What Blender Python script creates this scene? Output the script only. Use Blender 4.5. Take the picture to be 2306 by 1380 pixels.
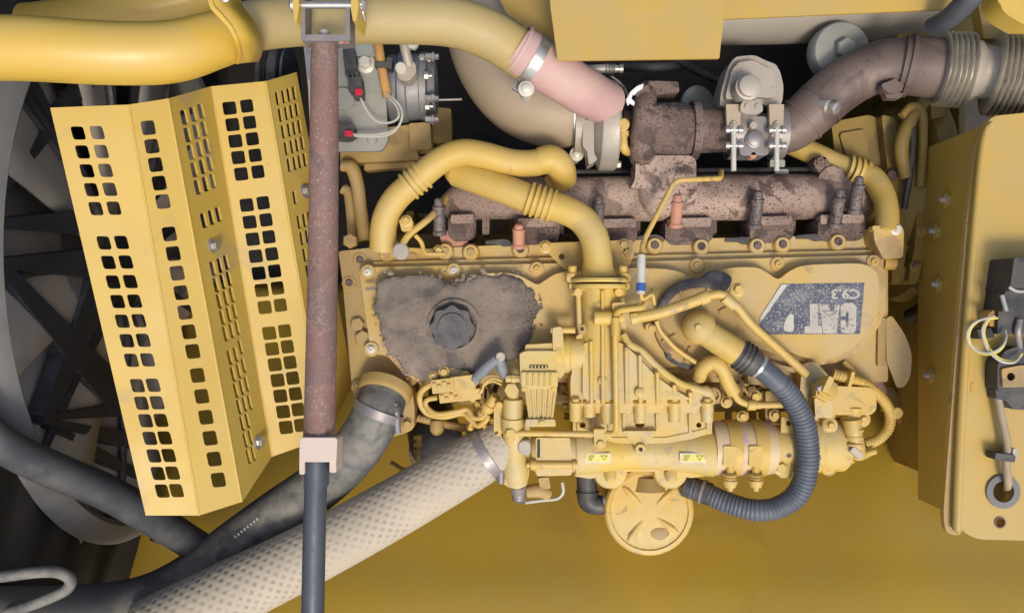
import bpy, bmesh, math, random
from mathutils import Vector, Matrix
from mathutils.geometry import delaunay_2d_cdt
random.seed(7)
for _o in list(bpy.data.objects): bpy.data.objects.remove(_o)
SC = bpy.context.scene; COL = SC.collection
# ------------------------------------------------------------------ frame, camera, light
# World: X along the engine, Y across it, Z up. The camera stands over the open bay and looks straight down.
S = 0.0009          # metres for one photograph pixel at the height of the valve cover
H = 1.70            # camera height over the valve cover
Z0 = 0.95           # height of the valve cover over the ground level
CX, CY = 1153.0, 690.0
cam = bpy.data.cameras.new('camera'); cam_o = bpy.data.objects.new('camera', cam); COL.objects.link(cam_o)
cam_o.location = (0, 0, Z0 + H); cam.sensor_width = 36; cam.sensor_fit = 'HORIZONTAL'
cam.lens = 36 * H / (2306 * S); cam.clip_start = .01; cam.clip_end = 200
SC.camera = cam_o
SUN_EL, SUN_AZ = math.radians(60), math.radians(164)     # azimuth from +Y towards +X
wld = bpy.data.worlds.new('World'); SC.world = wld; wld.use_nodes = True
nt = wld.node_tree; bg = nt.nodes['Background']
sky = nt.nodes.new('ShaderNodeTexSky'); sky.sky_type = 'NISHITA'; sky.sun_disc = False
sky.sun_elevation = SUN_EL; sky.sun_rotation = SUN_AZ
sky.air_density = .9; sky.dust_density = 3; sky.ozone_density = .0
nt.links.new(sky.outputs[0], bg.inputs[0]); bg.inputs[1].default_value = .15
sun = bpy.data.lights.new('sun', 'SUN'); sun.energy = 1.5; sun.angle = math.radians(15); sun.color = (1, .94, .84)
sun_o = bpy.data.objects.new('sun', sun); COL.objects.link(sun_o)
SUN_DIR = Vector((math.sin(SUN_AZ) * math.cos(SUN_EL), math.cos(SUN_AZ) * math.cos(SUN_EL), math.sin(SUN_EL)))
sun_o.rotation_euler = SUN_DIR.to_track_quat('Z', 'Y').to_euler(); sun_o.location = (0, 3, 5)
SC.view_settings.view_transform = 'Standard'; SC.view_settings.look = 'None'
SC.view_settings.exposure = .42; SC.view_settings.gamma = 1; SC.view_settings.use_curve_mapping = False
SC.render.engine = 'CYCLES'

# ------------------------------------------------------------------ geometry helpers
def k(z): return S * (H - z) / H                       # metres per pixel at height z
def W(px, py, z=0.0):
    return Vector(((px - CX) * k(z), -(py - CY) * k(z), z + Z0))
def onp(px, py, p0, n):                                # where the sight line of a pixel meets a plane
    c = Vector((0, 0, H + Z0)); d = W(px, py, 0) - c
    return c + d * ((p0 - c).dot(n) / d.dot(n))
UP = Vector((0, 0, 1)); AX = Vector((1, 0, 0)); AY = Vector((0, 1, 0))
def smooth_mesh(me, ang=38):
    for p in me.polygons: p.use_smooth = True
    me.set_sharp_from_angle(angle=math.radians(ang))
def wloc(o):
    v = o.location.copy()
    while o.parent: o = o.parent; v = v + o.location
    return v
def link(name, me, parent=None, loc=None):
    o = bpy.data.objects.new(name, me); COL.objects.link(o)
    loc = Vector(loc) if loc is not None else Vector((0, 0, 0))
    if parent is not None:
        o.parent = parent; loc = loc - wloc(parent)
    o.location = loc
    return o
def from_data(name, vs, fs, mat, parent=None, smooth=38, uvs=None, bevel=0):
    if not vs: raise ValueError(name)
    lo = Vector([min(v[i] for v in vs) for i in range(3)]); hi = Vector([max(v[i] for v in vs) for i in range(3)])
    c = (lo + hi) / 2; c.z = lo.z
    me = bpy.data.meshes.new(name); me.from_pydata([Vector(v) - c for v in vs], [], fs); me.validate(); me.update()
    me.materials.append(MATS[mat] if isinstance(mat, str) else mat)
    if uvs:
        ul = me.uv_layers.new(name='UVMap')
        for l in me.loops: ul.data[l.index].uv = uvs[l.vertex_index]
    if smooth: smooth_mesh(me, smooth)
    o = link(name, me, parent, c)
    if bevel:
        m = o.modifiers.new('bevel', 'BEVEL'); m.width = bevel; m.segments = 2; m.limit_method = 'ANGLE'; m.angle_limit = math.radians(40)
    return o
def thing(name, label, cat, at, group=None):
    o = bpy.data.objects.new(name, None); COL.objects.link(o); o.location = at; o.empty_display_size = .05
    return tag(o, label, cat, group)
def tag(o, label, cat, group=None):
    o['label'] = label; o['category'] = cat
    if group: o['group'] = group
    return o
def struct(o): o['kind'] = 'structure'; return o

def rnd(pts, r=6, n=4):                                # round the corners of a pixel outline
    out = []; m = len(pts)
    for i in range(m):
        a, b, c = (Vector(pts[(i - 1) % m][:2]), Vector(pts[i][:2]), Vector(pts[(i + 1) % m][:2]))
        rr = pts[i][2] if len(pts[i]) > 2 else r
        d1, d2 = a - b, c - b
        if rr <= 0 or d1.length < 1e-6 or d2.length < 1e-6: out.append(tuple(b)); continue
        q = min(rr, d1.length * .48, d2.length * .48)
        s, e = b + d1.normalized() * q, b + d2.normalized() * q
        for j in range(n + 1):
            t = j / n; out.append(tuple(s * (1 - t) ** 2 + b * 2 * t * (1 - t) + e * t * t))
    return out
def rect(x0, y0, x1, y1, r=0, n=3):
    p = [(x0, y0), (x1, y0), (x1, y1), (x0, y1)]
    return rnd(p, r, n) if r else p
def circ(x, y, r, n=20, ry=None, a0=0): return [(x + r * math.cos(a0 + 2 * math.pi * i / n), y + (ry or r) * math.sin(a0 + 2 * math.pi * i / n)) for i in range(n)]
def orect(x, y, w, h, deg, r=0):                       # turned rectangle: centre, size, angle
    a = math.radians(deg); ca, sa = math.cos(a), math.sin(a)
    p = [(x + u * ca - v * sa, y + u * sa + v * ca) for u, v in ((-w/2, -h/2), (w/2, -h/2), (w/2, h/2), (-w/2, h/2))]
    return rnd(p, r, 3) if r else p
def spl(pts, res=6, closed=False):                     # Catmull-Rom through points of any dimension
    P = [Vector(p) for p in pts]; n = len(P); out = []
    rng = range(n) if closed else range(n - 1)
    for i in rng:
        p1, p2 = P[i], P[(i + 1) % n]
        p0 = P[i - 1] if (i > 0 or closed) else p1 * 2 - p2
        p3 = P[(i + 2) % n] if (i + 2 < n or closed) else p2 * 2 - p1
        for j in range(res):
            t = j / res
            out.append((p1 * 2 + (p2 - p0) * t + (p0 * 2 - p1 * 5 + p2 * 4 - p3) * t * t + (p1 * 3 - p0 - p2 * 3 + p3) * t ** 3) * .5)
    if not closed: out.append(P[-1])
    return out
def fill(outline, holes):
    pts = [Vector(p[:2]) for p in outline]; es = [(i, (i + 1) % len(pts)) for i in range(len(pts))]; fc = []
    for h in holes:
        b = len(pts); pts += [Vector(p[:2]) for p in h]; es += [(b + i, b + (i + 1) % len(h)) for i in range(len(h))]
    v, e, f, *_ = delaunay_2d_cdt(pts, es, [], 1 if not holes else 1, 1e-4)
    return v, f
def inside(p, poly):
    c = False; n = len(poly); x, y = p
    for i in range(n):
        x1, y1 = poly[i][:2]; x2, y2 = poly[(i + 1) % n][:2]
        if (y1 > y) != (y2 > y) and x < (x2 - x1) * (y - y1) / (y2 - y1) + x1: c = not c
    return c
def sheet(name, outline, p0, n, thick, mat, parent=None, holes=(), bevel=0, smooth=38, back=None):
    """A flat piece with a pixel outline on the plane (p0, n), thick metres deep along -n, with real holes."""
    vs, es = [], []
    loops = [list(outline)] + [list(h) for h in holes]
    pts, ed = [], []
    for L in loops:
        b = len(pts); m = len(L); pts += [Vector(p[:2]) for p in L]; ed += [(b + i, b + (i + 1) % m) for i in range(m)]
    v, e, f, *_ = delaunay_2d_cdt(pts, ed, [], 1, 1e-5)
    keep = []
    for t in f:
        c = sum((v[i] for i in t), Vector((0, 0))) / len(t)
        if inside(c, loops[0]) and not any(inside(c, h) for h in loops[1:]): keep.append(list(t))
    top = [onp(q.x, q.y, p0, n) for q in v]; N = len(top)
    if n.z >= 0: d = -n * thick
    else: d = n * thick
    bot = [q + d for q in top]
    # orient
    fs = []; cnt = {}
    for t in keep:
        a, b, c = (top[i] for i in t[:3])
        if (b - a).cross(c - a).dot(n) < 0: t = t[::-1]
        fs.append(t)
        for i in range(len(t)): cnt[(t[i], t[(i + 1) % len(t)])] = 1
    allf = [tuple(t) for t in fs] + [tuple(i + N for i in t[::-1]) for t in fs]
    for (a, b) in cnt:
        if (b, a) not in cnt: allf.append((a, a + N, b + N, b))
    return from_data(name, top + bot, allf, mat, parent, smooth, bevel=bevel)
_PL = []
def plate(name, outline, z, thick, mat, parent=None, holes=(), bevel=.0015):
    _PL.append((name, z, min(p[0] for p in outline), max(p[0] for p in outline), min(p[1] for p in outline), max(p[1] for p in outline)))
    return sheet(name, outline, Vector((0, 0, z + Z0)), UP, thick, mat, parent, holes, bevel)
def box(name, x0, y0, x1, y1, z, thick, mat, parent=None, r=3, bevel=.002):
    return plate(name, rect(min(x0, x1), min(y0, y1), max(x0, x1), max(y0, y1), r), z, thick, mat, parent, (), bevel)
def wbox(name, lo, hi, mat, parent=None, bevel=.002):
    x0, y0, z0 = lo; x1, y1, z1 = hi
    vs = [(x, y, z) for z in (z0, z1) for y in (y0, y1) for x in (x0, x1)]
    return from_data(name, vs, [(0, 2, 3, 1), (4, 5, 7, 6), (0, 1, 5, 4), (2, 6, 7, 3), (0, 4, 6, 2), (1, 3, 7, 5)], mat, parent, bevel=bevel)
def obox(name, c, ax, ay, az, sx, sy, sz, mat, parent=None, bevel=.0015):
    ax, ay, az = (Vector(q).normalized() for q in (ax, ay, az)); c = Vector(c)
    vs = [c + ax * (sx / 2 * i) + ay * (sy / 2 * j) + az * (sz / 2 * l) for l in (-1, 1) for j in (-1, 1) for i in (-1, 1)]
    return from_data(name, vs, [(0, 2, 3, 1), (4, 5, 7, 6), (0, 1, 5, 4), (2, 6, 7, 3), (0, 4, 6, 2), (1, 3, 7, 5)], mat, parent, bevel=bevel)
def sweep(path, radii, n=18, cap=True, mod=None):
    """Ring mesh along world points; mod(arclen, angle) multiplies the radius. Returns verts, faces, uvs."""
    T = []
    m = len(path)
    for i in range(m):
        a, b = path[max(i - 1, 0)], path[min(i + 1, m - 1)]
        T.append((b - a).normalized())
    u = T[0].cross(UP)
    if u.length < .05: u = T[0].cross(AX)
    u.normalize(); vs, fs, uv = [], [], []; s = 0
    for i in range(m):
        if i:
            s += (path[i] - path[i - 1]).length
            u = u - T[i] * u.dot(T[i]); u.normalize()
        w = T[i].cross(u)
        for j in range(n):
            a = 2 * math.pi * j / n; r = radii[i] * (mod(s, a) if mod else 1)
            vs.append(path[i] + (u * math.cos(a) + w * math.sin(a)) * r); uv.append((j / n, s))
    for i in range(m - 1):
        for j in range(n):
            a, b = i * n + j, i * n + (j + 1) % n
            fs.append((a, b, b + n, a + n))
    if cap:
        fs.append(tuple(range(n - 1, -1, -1))); fs.append(tuple(range((m - 1) * n, m * n)))
    return vs, fs, uv
def tube(name, pts, r, mat, parent=None, n=18, res=7, mod=None, cap=True, straight=False, step=None, smooth=40):
    """pts: (px, py, z) or (px, py, z, r); r in pixels at that height."""
    Q = [tuple(W(*p[:3])) + ((p[3] if len(p) > 3 else r) * k(p[2]),) for p in pts]
    C = [Vector(q) for q in Q] if straight else spl(Q, res)
    if step:
        out = [C[0]]; acc = 0
        for a, b in zip(C, C[1:]):
            L = (b.xyz - a.xyz).length; t = step - acc
            while t <= L: out.append(a.lerp(b, t / L)); t += step
            acc = L - (t - step)
        C = out
    path = [c.xyz for c in C]; rad = [c[3] for c in C]
    vs, fs, uv = sweep(path, rad, n, cap, mod)
    return from_data(name, vs, fs, mat, parent, smooth, uv)
def bent(name, pts, r, mat, parent=None, n=12, rb=14):    # thin line tube: straight runs, rounded bends (pixels)
    out = []
    for i, p in enumerate(pts):
        if i in (0, len(pts) - 1): out.append(Vector(p[:3])); continue
        a, b, c = Vector(pts[i - 1][:3]), Vector(p[:3]), Vector(pts[i + 1][:3])
        L1 = (a - b).xy.length; L2 = (c - b).xy.length
        q = min(rb, L1 * .45, L2 * .45)
        s = b + (a - b) * (q / max(L1, 1e-6)); e = b + (c - b) * (q / max(L2, 1e-6))
        for j in range(6):
            t = j / 5; out.append(s * (1 - t) ** 2 + b * 2 * t * (1 - t) + e * t * t)
    path = [W(*p) for p in out]; rad = [r * k(p[2]) for p in out]
    vs, fs, uv = sweep(path, rad, n)
    return from_data(name, vs, fs, mat, parent, 40, uv)
def lathe(name, o, axis, prof, sc, mat, parent=None, n=28, smooth=38, bevel=0):
    """prof: (radius, height) pairs times sc, turned about axis at world point o."""
    axis = Vector(axis).normalized(); u = axis.cross(UP)
    if u.length < .05: u = axis.cross(AY)
    u.normalize(); w = axis.cross(u); vs, fs = [], []
    m = len(prof)
    for (r, h) in prof:
        for j in range(n):
            a = 2 * math.pi * j / n
            vs.append(Vector(o) + axis * h * sc + (u * math.cos(a) + w * math.sin(a)) * max(r, 1e-4) * sc)
    for i in range(m - 1):
        for j in range(n):
            a, b = i * n + j, i * n + (j + 1) % n
            fs.append((a, b, b + n, a + n))
    fs.append(tuple(range(n - 1, -1, -1))); fs.append(tuple(range((m - 1) * n, m * n)))
    return from_data(name, vs, fs, mat, parent, smooth, bevel=bevel)
def disc(name, px, py, z, r, h, mat, parent=None, ch=2, n=28):    # round piece standing up, top at z
    return lathe(name, W(px, py, z), UP, [(r, -h), (r, -ch), (r - ch, 0)], k(z), mat, parent, n)
def ring(name, px, py, z, axis, r, w, t, mat, parent=None, n=32):  # flat band round a hose; sizes in pixels
    return lathe_closed(name, W(px, py, z), axis, [(r, -w/2), (r + t, -w/2), (r + t, w/2), (r, w/2)], k(z), mat, parent, n)
def lathe_closed(name, o, axis, prof, sc, mat, parent=None, n=32, smooth=38):
    axis = Vector(axis).normalized(); u = axis.cross(UP)
    if u.length < .05: u = axis.cross(AY)
    u.normalize(); w = axis.cross(u); vs, fs = [], []; m = len(prof)
    for (r, h) in prof:
        for j in range(n):
            a = 2 * math.pi * j / n
            vs.append(Vector(o) + axis * h * sc + (u * math.cos(a) + w * math.sin(a)) * r * sc)
    for i in range(m):
        for j in range(n):
            a, b = i * n + j, i * n + (j + 1) % n; c = ((i + 1) % m) * n
            fs.append((a, b, c + (j + 1) % n, c + j))
    return from_data(name, vs, fs, mat, parent, smooth)
_BM = {}
def bolt_mesh(kind, mat):
    key = (kind, mat)
    if key in _BM: return _BM[key]
    vs, fs = [], []
    def rngs(prof, n, a0=0):
        b = len(vs)
        for r, h in prof:
            for j in range(n):
                a = a0 + 2 * math.pi * j / n; vs.append((r * math.cos(a), r * math.sin(a), h))
        for i in range(len(prof) - 1):
            for j in range(n):
                q, s = b + i * n + j, b + i * n + (j + 1) % n; fs.append((q, s, s + n, q + n))
        fs.append(tuple(b + (len(prof) - 1) * n + j for j in range(n)))
    if kind == 'hex': rngs([(1, -.5), (1, .62), (.86, .75)], 6, .3)
    if kind == 'flange': rngs([(1.5, -.4), (1.5, .06), (1.2, .22)], 18); rngs([(1, .1), (1, .95), (.84, 1.08)], 6, .2)
    if kind == 'socket': rngs([(1.25, -.3), (1.25, .12), (1.2, .16)], 18); rngs([(.9, .1), (.9, .7), (.75, .8), (.42, .8), (.4, .35)], 14)
    if kind == 'round': rngs([(1, -.5), (1, .35), (.8, .55)], 16)
    if kind == 'nut': rngs([(1, -.4), (1, .6), (.86, .7)], 6); rngs([(.5, .5), (.5, 1.5), (.42, 1.6)], 10)
    me = bpy.data.meshes.new('bolt'); me.from_pydata(vs, [], fs); me.update(); me.materials.append(MATS[mat]); smooth_mesh(me, 35)
    _BM[key] = me; return me
def bolt(parent, px, py, z, r, mat='ypaint', kind='flange', axis=None, name='bolt', rot=None):
    o = link(name, bolt_mesh(kind, mat), parent, W(px, py, z)); s = r * k(z); o.scale = (s, s, s)
    if axis is not None: o.rotation_euler = Vector(axis).to_track_quat('Z', 'Y').to_euler()
    else: o.rotation_euler = (0, 0, random.random() * 3 if rot is None else rot)
    return o
def dirp(a, b):                                        # direction between two (px,py,z)
    return (W(*b) - W(*a)).normalized()
def clamp(parent, px, py, z, axis, r, w, mat='zinc', screw=None, name='hose_clamp'):
    """A band clamp round a hose; screw=(px,py,z, dirx,diry, length) adds its spring barrel and bolt as sub-parts."""
    c = ring(name, px, py, z, axis, r, w, 2.2, mat, parent)
    if screw:
        x, y, zz, dx, dy, L = screw
        a, b = (x, y, zz), (x + dx * L, y + dy * L, zz)
        bent('screw_housing', [a, b], w * .42, mat, c, n=12)
        ax = dirp(a, b)
        lathe('spring_washers', W(*b), ax, [(w * .5, -8), (w * .62, -7), (w * .5, -5), (w * .62, -3), (w * .5, -1), (w * .62, 1), (w * .5, 3), (w * .4, 4)], k(zz), mat, c, 18)
        lathe('screw_head', W(*b) + ax * k(zz) * 4, ax, [(w * .38, 0), (w * .38, 6), (w * .3, 8)], k(zz), mat, c, 6)
    return c
def text_mesh(name, body, px, py, z, h, mat, parent, rot=180, wscale=1, offset=0):
    cu = bpy.data.curves.new(name, 'FONT'); cu.body = body; cu.size = 1; cu.align_x = 'CENTER'; cu.align_y = 'CENTER'; cu.offset = offset; cu.resolution_u = 2
    to = bpy.data.objects.new(name, cu); COL.objects.link(to)
    dg = bpy.context.evaluated_depsgraph_get(); me = bpy.data.meshes.new_from_object(to.evaluated_get(dg))
    bpy.data.objects.remove(to); me.materials.clear(); me.materials.append(MATS[mat])
    s = h * k(z) / .7; a = math.radians(rot)
    me.transform(Matrix.Rotation(a, 4, 'Z') @ Matrix.Diagonal((s * wscale, s, s, 1)))
    return link(name, me, parent, W(px, py, z))
# ------------------------------------------------------------------ materials
MATS = {}
def M(name, c1, c2=None, sc=6, rough=.5, metal=0, dust=None, damt=.6, dsc=9, speck=None, ssc=120, sth=.62, sw=.04, bump=.15, bsc=350, blob=None, blsc=14, blth=.6, rvar=.15, uvpat=None, scratch=None, coat=0, smask=9):
    if name[0] == 'y':                                  # keep the machine's yellow saturated
        sh = lambda c: c and (c[0] * .98, c[1] * 1.005, c[2] * .84)
        c1, c2, dust, blob = sh(c1), sh(c2), sh(dust), sh(blob)
    m = bpy.data.materials.new(name); m.use_nodes = True; t = m.node_tree; N = t.nodes; Lk = t.links
    b = N['Principled BSDF']; tc = N.new('ShaderNodeTexCoord'); co = tc.outputs['Object']
    geo = N.new('ShaderNodeNewGeometry'); co = geo.outputs['Position']
    def noise(scale, det=4, dist=0, ro=.55):
        n = N.new('ShaderNodeTexNoise'); n.inputs['Scale'].default_value = scale; n.inputs['Detail'].default_value = det
        n.inputs['Distortion'].default_value = dist; n.inputs['Roughness'].default_value = ro; Lk.new(co, n.inputs['Vector']); return n.outputs['Fac']
    def ramp(src, a, bb):
        r = N.new('ShaderNodeMapRange'); r.interpolation_type = 'SMOOTHSTEP'; r.inputs[1].default_value = a; r.inputs[2].default_value = bb; Lk.new(src, r.inputs[0]); return r.outputs[0]
    def mix(f, A, B):
        x = N.new('ShaderNodeMix'); x.data_type = 'RGBA'
        if isinstance(f, float): x.inputs[0].default_value = f
        else: Lk.new(f, x.inputs[0])
        for q, s in ((A, 6), (B, 7)):
            if isinstance(q, tuple): x.inputs[s].default_value = (*q, 1)
            else: Lk.new(q, x.inputs[s])
        return x.outputs[2]
    def mul(a, bb, op='MULTIPLY'):
        x = N.new('ShaderNodeMath'); x.operation = op; x.use_clamp = True
        for i, q in enumerate((a, bb)):
            if isinstance(q, (int, float)): x.inputs[i].default_value = q
            else: Lk.new(q, x.inputs[i])
        return x.outputs[0]
    col = c1
    if c2: col = mix(ramp(noise(sc, 5, .4), .36, .66), c1, c2)
    if uvpat: col = uvpat(N, Lk, col, mix, ramp, mul, noise)
    rgh = ramp(noise(bsc * .15, 3), 0, 1)
    if blob: col = mix(ramp(noise(blsc, 5, .6), blth, blth + .06), col, blob)
    if speck: col = mix(mul(ramp(noise(ssc, 2.5, 0, .6), sth, sth + sw), ramp(noise(smask, 3), .34, .60)) if smask else ramp(noise(ssc, 2.5, 0, .6), sth, sth + sw), col, speck)
    if scratch: 
        v = N.new('ShaderNodeTexVoronoi'); v.feature = 'DISTANCE_TO_EDGE'; v.inputs['Scale'].default_value = scratch[1]
        ns = N.new('ShaderNodeTexNoise'); ns.inputs['Scale'].default_value = scratch[1] * .7; ns.inputs['Detail'].default_value = 4; Lk.new(co, ns.inputs['Vector'])
        va = N.new('ShaderNodeVectorMath'); va.operation = 'MULTIPLY_ADD'; Lk.new(ns.outputs['Color'], va.inputs[0]); va.inputs[1].default_value = (.05, .05, .05); Lk.new(co, va.inputs[2]); Lk.new(va.outputs[0], v.inputs['Vector'])
        f = mul(mul(ramp(v.outputs['Distance'], .09, .03), ramp(noise(scratch[1] * .35, 3), .45, .62)), scratch[2])
        col = mix(f, col, scratch[0])
    if dust:
        sp = N.new('ShaderNodeSeparateXYZ'); Lk.new(geo.outputs['Normal'], sp.inputs[0])
        f = mul(mul(ramp(sp.outputs['Z'], -.1, .95), ramp(noise(dsc, 6, .3, .65), .28, .68)), damt)
        col = mix(f, col, dust)
    if isinstance(col, tuple): b.inputs['Base Color'].default_value = (*col, 1)
    else: Lk.new(col, b.inputs['Base Color'])
    mr = N.new('ShaderNodeMapRange'); mr.inputs[3].default_value = max(0, rough - rvar); mr.inputs[4].default_value = min(1, rough + rvar); Lk.new(rgh, mr.inputs[0]); Lk.new(mr.outputs[0], b.inputs['Roughness'])
    b.inputs['Metallic'].default_value = metal
    if coat: b.inputs['Coat Weight'].default_value = coat; b.inputs['Coat Roughness'].default_value = .25
    if bump:
        bp = N.new('ShaderNodeBump'); bp.inputs['Strength'].default_value = bump; bp.inputs['Distance'].default_value = .002; Lk.new(noise(bsc, 4), bp.inputs['Height']); Lk.new(bp.outputs[0], b.inputs['Normal'])
    MATS[name] = m; return m
DU = (.52, .37, .175); DUL = (.52, .41, .28)
M('ypaint', (.57, .35, .065), (.60, .38, .09), 7, .5, dust=DU, damt=.75, blob=(.34, .215, .08), blsc=24, blth=.59, speck=(.17, .10, .04), ssc=110, sth=.69, bump=.2)
M('ydirty', (.45, .26, .06), (.40, .25, .09), 7, .62, dust=(.39, .275, .14), damt=.85, blob=(.22, .13, .07), blsc=11, blth=.6, speck=(.12, .075, .04), ssc=70, sth=.66, bump=.3)
M('ycover', (.57, .34, .065), (.51, .32, .095), 5, .56, dust=(.50, .375, .225), damt=.85, dsc=6, blob=(.33, .20, .085), blsc=8, blth=.58, speck=(.2, .115, .05), ssc=70, sth=.66, bump=.3, bsc=380)
M('yintake', (.60, .395, .085), (.54, .35, .085), 9, .56, dust=(.53, .425, .28), damt=.85, dsc=9, blob=(.36, .235, .10), blsc=22, blth=.585, speck=(.15, .09, .04), ssc=120, sth=.67, bump=.35, bsc=380)
M('ypipe', (.58, .37, .075), (.54, .35, .09), 4, .55, dust=(.52, .39, .20), damt=.7, dsc=6, blob=(.46, .30, .09), blsc=10, blth=.6, speck=(.28, .18, .07), ssc=50, sth=.72, bump=.06, bsc=500)
M('yguard', (.57, .365, .07), (.53, .34, .075), 3, .52, dust=(.54, .39, .16), damt=.5, dsc=5, speck=(.10, .07, .04), ssc=85, sth=.735, blob=(.46, .31, .11), blsc=7, blth=.6, bump=.12, bsc=45)
M('yclean', (.62, .38, .055), (.58, .365, .07), 3, .4, dust=(.54, .39, .17), damt=.45, dsc=4, bump=.06, bsc=200, speck=(.3, .2, .07), ssc=60, sth=.75, coat=.1)
M('ypanel', (.52, .32, .06), (.48, .30, .07), 3, .5, dust=(.42, .31, .18), damt=.45, speck=(.2, .12, .06), ssc=45, sth=.76, bump=.06, bsc=400)
M('yfloor', (.47, .295, .034), (.43, .27, .035), 2.2, .45, dust=(.40, .27, .085), damt=.35, dsc=5, blob=(.39, .245, .04), blsc=3, blth=.60, speck=(.15, .10, .04), ssc=70, sth=.75, bump=.05, bsc=250)
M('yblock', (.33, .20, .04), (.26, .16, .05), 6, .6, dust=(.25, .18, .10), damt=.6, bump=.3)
M('ydustpipe', (.44, .31, .12), (.40, .29, .14), 4, .58, dust=(.42, .325, .19), damt=.85, dsc=4, speck=(.2, .14, .07), ssc=45, sth=.74, bump=.06, bsc=300)
M('yshade', (.36, .225, .04), (.30, .19, .045), 5, .6, dust=(.29, .205, .09), damt=.6, blob=(.20, .125, .04), blsc=9, blth=.6, bump=.25)  # darker yellow with the shade of the rear gap put into it
M('tankgrey', (.33, .295, .24), (.29, .26, .215), 3, .5, dust=(.37, .32, .25), damt=.5, bump=.05)  # shading of the tank's underside is put into this grey
M('tanpipe', (.40, .31, .20), (.36, .285, .19), 3, .5, dust=(.43, .34, .24), damt=.5, bump=.05, speck=(.16, .12, .08), ssc=50, sth=.76)
M('rustmanifold', (.23, .155, .12), (.42, .305, .235), 7, .85, dust=(.46, .34, .255), damt=.35, dsc=5, blob=(.12, .076, .06), blsc=17, blth=.56, speck=(.05, .032, .028), ssc=230, sth=.565, sw=.06, smask=0, bump=.9, bsc=240)
M('rustdark', (.115, .074, .06), (.215, .148, .115), 13, .85, dust=(.27, .195, .15), damt=.3, dsc=9, blob=(.055, .036, .032), blsc=24, blth=.54, speck=(.03, .02, .018), ssc=230, sth=.545, sw=.06, smask=0, bump=.9)
M('rustpipe', (.10, .068, .054), (.19, .135, .105), 6, .55, .15, dust=(.22, .165, .128), damt=.35, dsc=5, blob=(.085, .055, .05), blsc=10, blth=.55, speck=(.05, .032, .028), ssc=90, sth=.66, bump=.3, bsc=250)
M('studdark', (.13, .105, .095), (.20, .165, .145), 40, .6, .3, speck=(.04, .03, .028), ssc=200, sth=.56, smask=0, bump=.6, bsc=400)
M('orangerust', (.52, .25, .15), (.45, .22, .15), 30, .75, speck=(.2, .1, .07), ssc=150, sth=.64, bump=.3)
M('castalu', (.40, .36, .29), (.34, .31, .26), 12, .55, .25, dust=(.46, .38, .29), damt=.6, speck=(.14, .11, .08), ssc=160, sth=.66, bump=.3)
M('tancable', (.36, .27, .16), (.30, .23, .15), 20, .65, dust=(.40, .31, .2), damt=.6, dsc=30, speck=(.12, .09, .06), ssc=90, sth=.66, bump=.3)
M('alu', (.24, .25, .265), (.17, .18, .195), 14, .55, .45, dust=(.36, .32, .26), damt=.4, speck=(.1, .1, .1), ssc=120, sth=.68, bump=.25)
M('greyplate', (.34, .35, .31), (.30, .31, .28), 7, .5, .3, dust=(.42, .38, .30), damt=.55, speck=(.16, .13, .09), ssc=90, sth=.7, bump=.08)
M('zinc', (.55, .54, .50), (.44, .43, .40), 30, .38, .8, dust=(.47, .41, .32), damt=.4, bump=.1)
M('palebolt', (.62, .58, .47), (.55, .52, .43), 30, .5, .2, bump=.1)
M('rubber', (.030, .033, .038), (.042, .045, .050), 8, .62, dust=(.13, .125, .12), damt=.75, dsc=14, speck=(.2, .18, .15), ssc=260, sth=.71, bump=.12, bsc=500)
M('rubberdusty', (.07, .07, .07), (.09, .09, .085), 8, .75, dust=(.27, .25, .20), damt=.85, dsc=22, speck=(.3, .26, .2), ssc=260, sth=.66, bump=.15, bsc=500)
M('corrugated', (.055, .066, .085), (.07, .08, .10), 10, .52, dust=(.15, .16, .17), damt=.6, bump=.05)
M('blackplastic', (.022, .023, .026), (.03, .03, .034), 10, .5, dust=(.16, .14, .11), damt=.5, dsc=25, bump=.08)
M('fanplastic', (.020, .021, .025), (.032, .034, .038), 9, .42, dust=(.27, .215, .15), damt=.95, dsc=5, bump=.06, bsc=150)
M('shroudgrey', (.155, .155, .145), (.125, .125, .12), 6, .5, dust=(.21, .185, .155), damt=.6, bump=.06, speck=(.3, .26, .2), ssc=60, sth=.72)
M('fandust', (.36, .33, .29), (.64, .53, .41), 3, .5, blob=(.22, .215, .21), blsc=4, blth=.58, speck=(.40, .32, .23), ssc=40, sth=.66, bump=.08, bsc=150)
M('bellows', (.70, .66, .57), (.56, .53, .46), 30, .34, .75, dust=(.52, .46, .36), damt=.3, bump=.1)
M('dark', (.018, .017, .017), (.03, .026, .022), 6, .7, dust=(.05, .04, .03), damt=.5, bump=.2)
M('foam', (.10, .085, .072), (.21, .165, .125), 8, .95, dust=(.31, .245, .18), damt=.7, dsc=7, blob=(.045, .044, .048), blsc=10, blth=.55, speck=(.03, .028, .028), ssc=190, sth=.56, sw=.02, bump=1, bsc=200)
M('capblack', (.05, .052, .06), (.075, .073, .075), 18, .75, dust=(.17, .145, .125), damt=.6, dsc=40, bump=.4)
M('pink', (.50, .29, .27), (.56, .345, .30), 9, .62, dust=(.52, .38, .29), damt=.6, dsc=12, bump=.25, bsc=260)
M('rodrust', (.215, .118, .088), (.165, .105, .09), 11, .68, .1, dust=(.29, .18, .145), damt=.35, scratch=((.40, .28, .20), 75, .55), blob=(.13, .085, .08), blsc=16, blth=.6, speck=(.42, .30, .24), ssc=230, sth=.61, sw=.06, bump=.35, bsc=300)
M('rodblue', (.055, .065, .08), (.07, .08, .095), 8, .5, .25, dust=(.12, .125, .13), damt=.35, speck=(.25, .2, .15), ssc=150, sth=.72, bump=.06)
M('clip', (.56, .45, .37), (.52, .42, .345), 8, .55, dust=(.6, .48, .36), damt=.3, bump=.08, speck=(.4, .3, .22), ssc=70, sth=.72)
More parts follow.
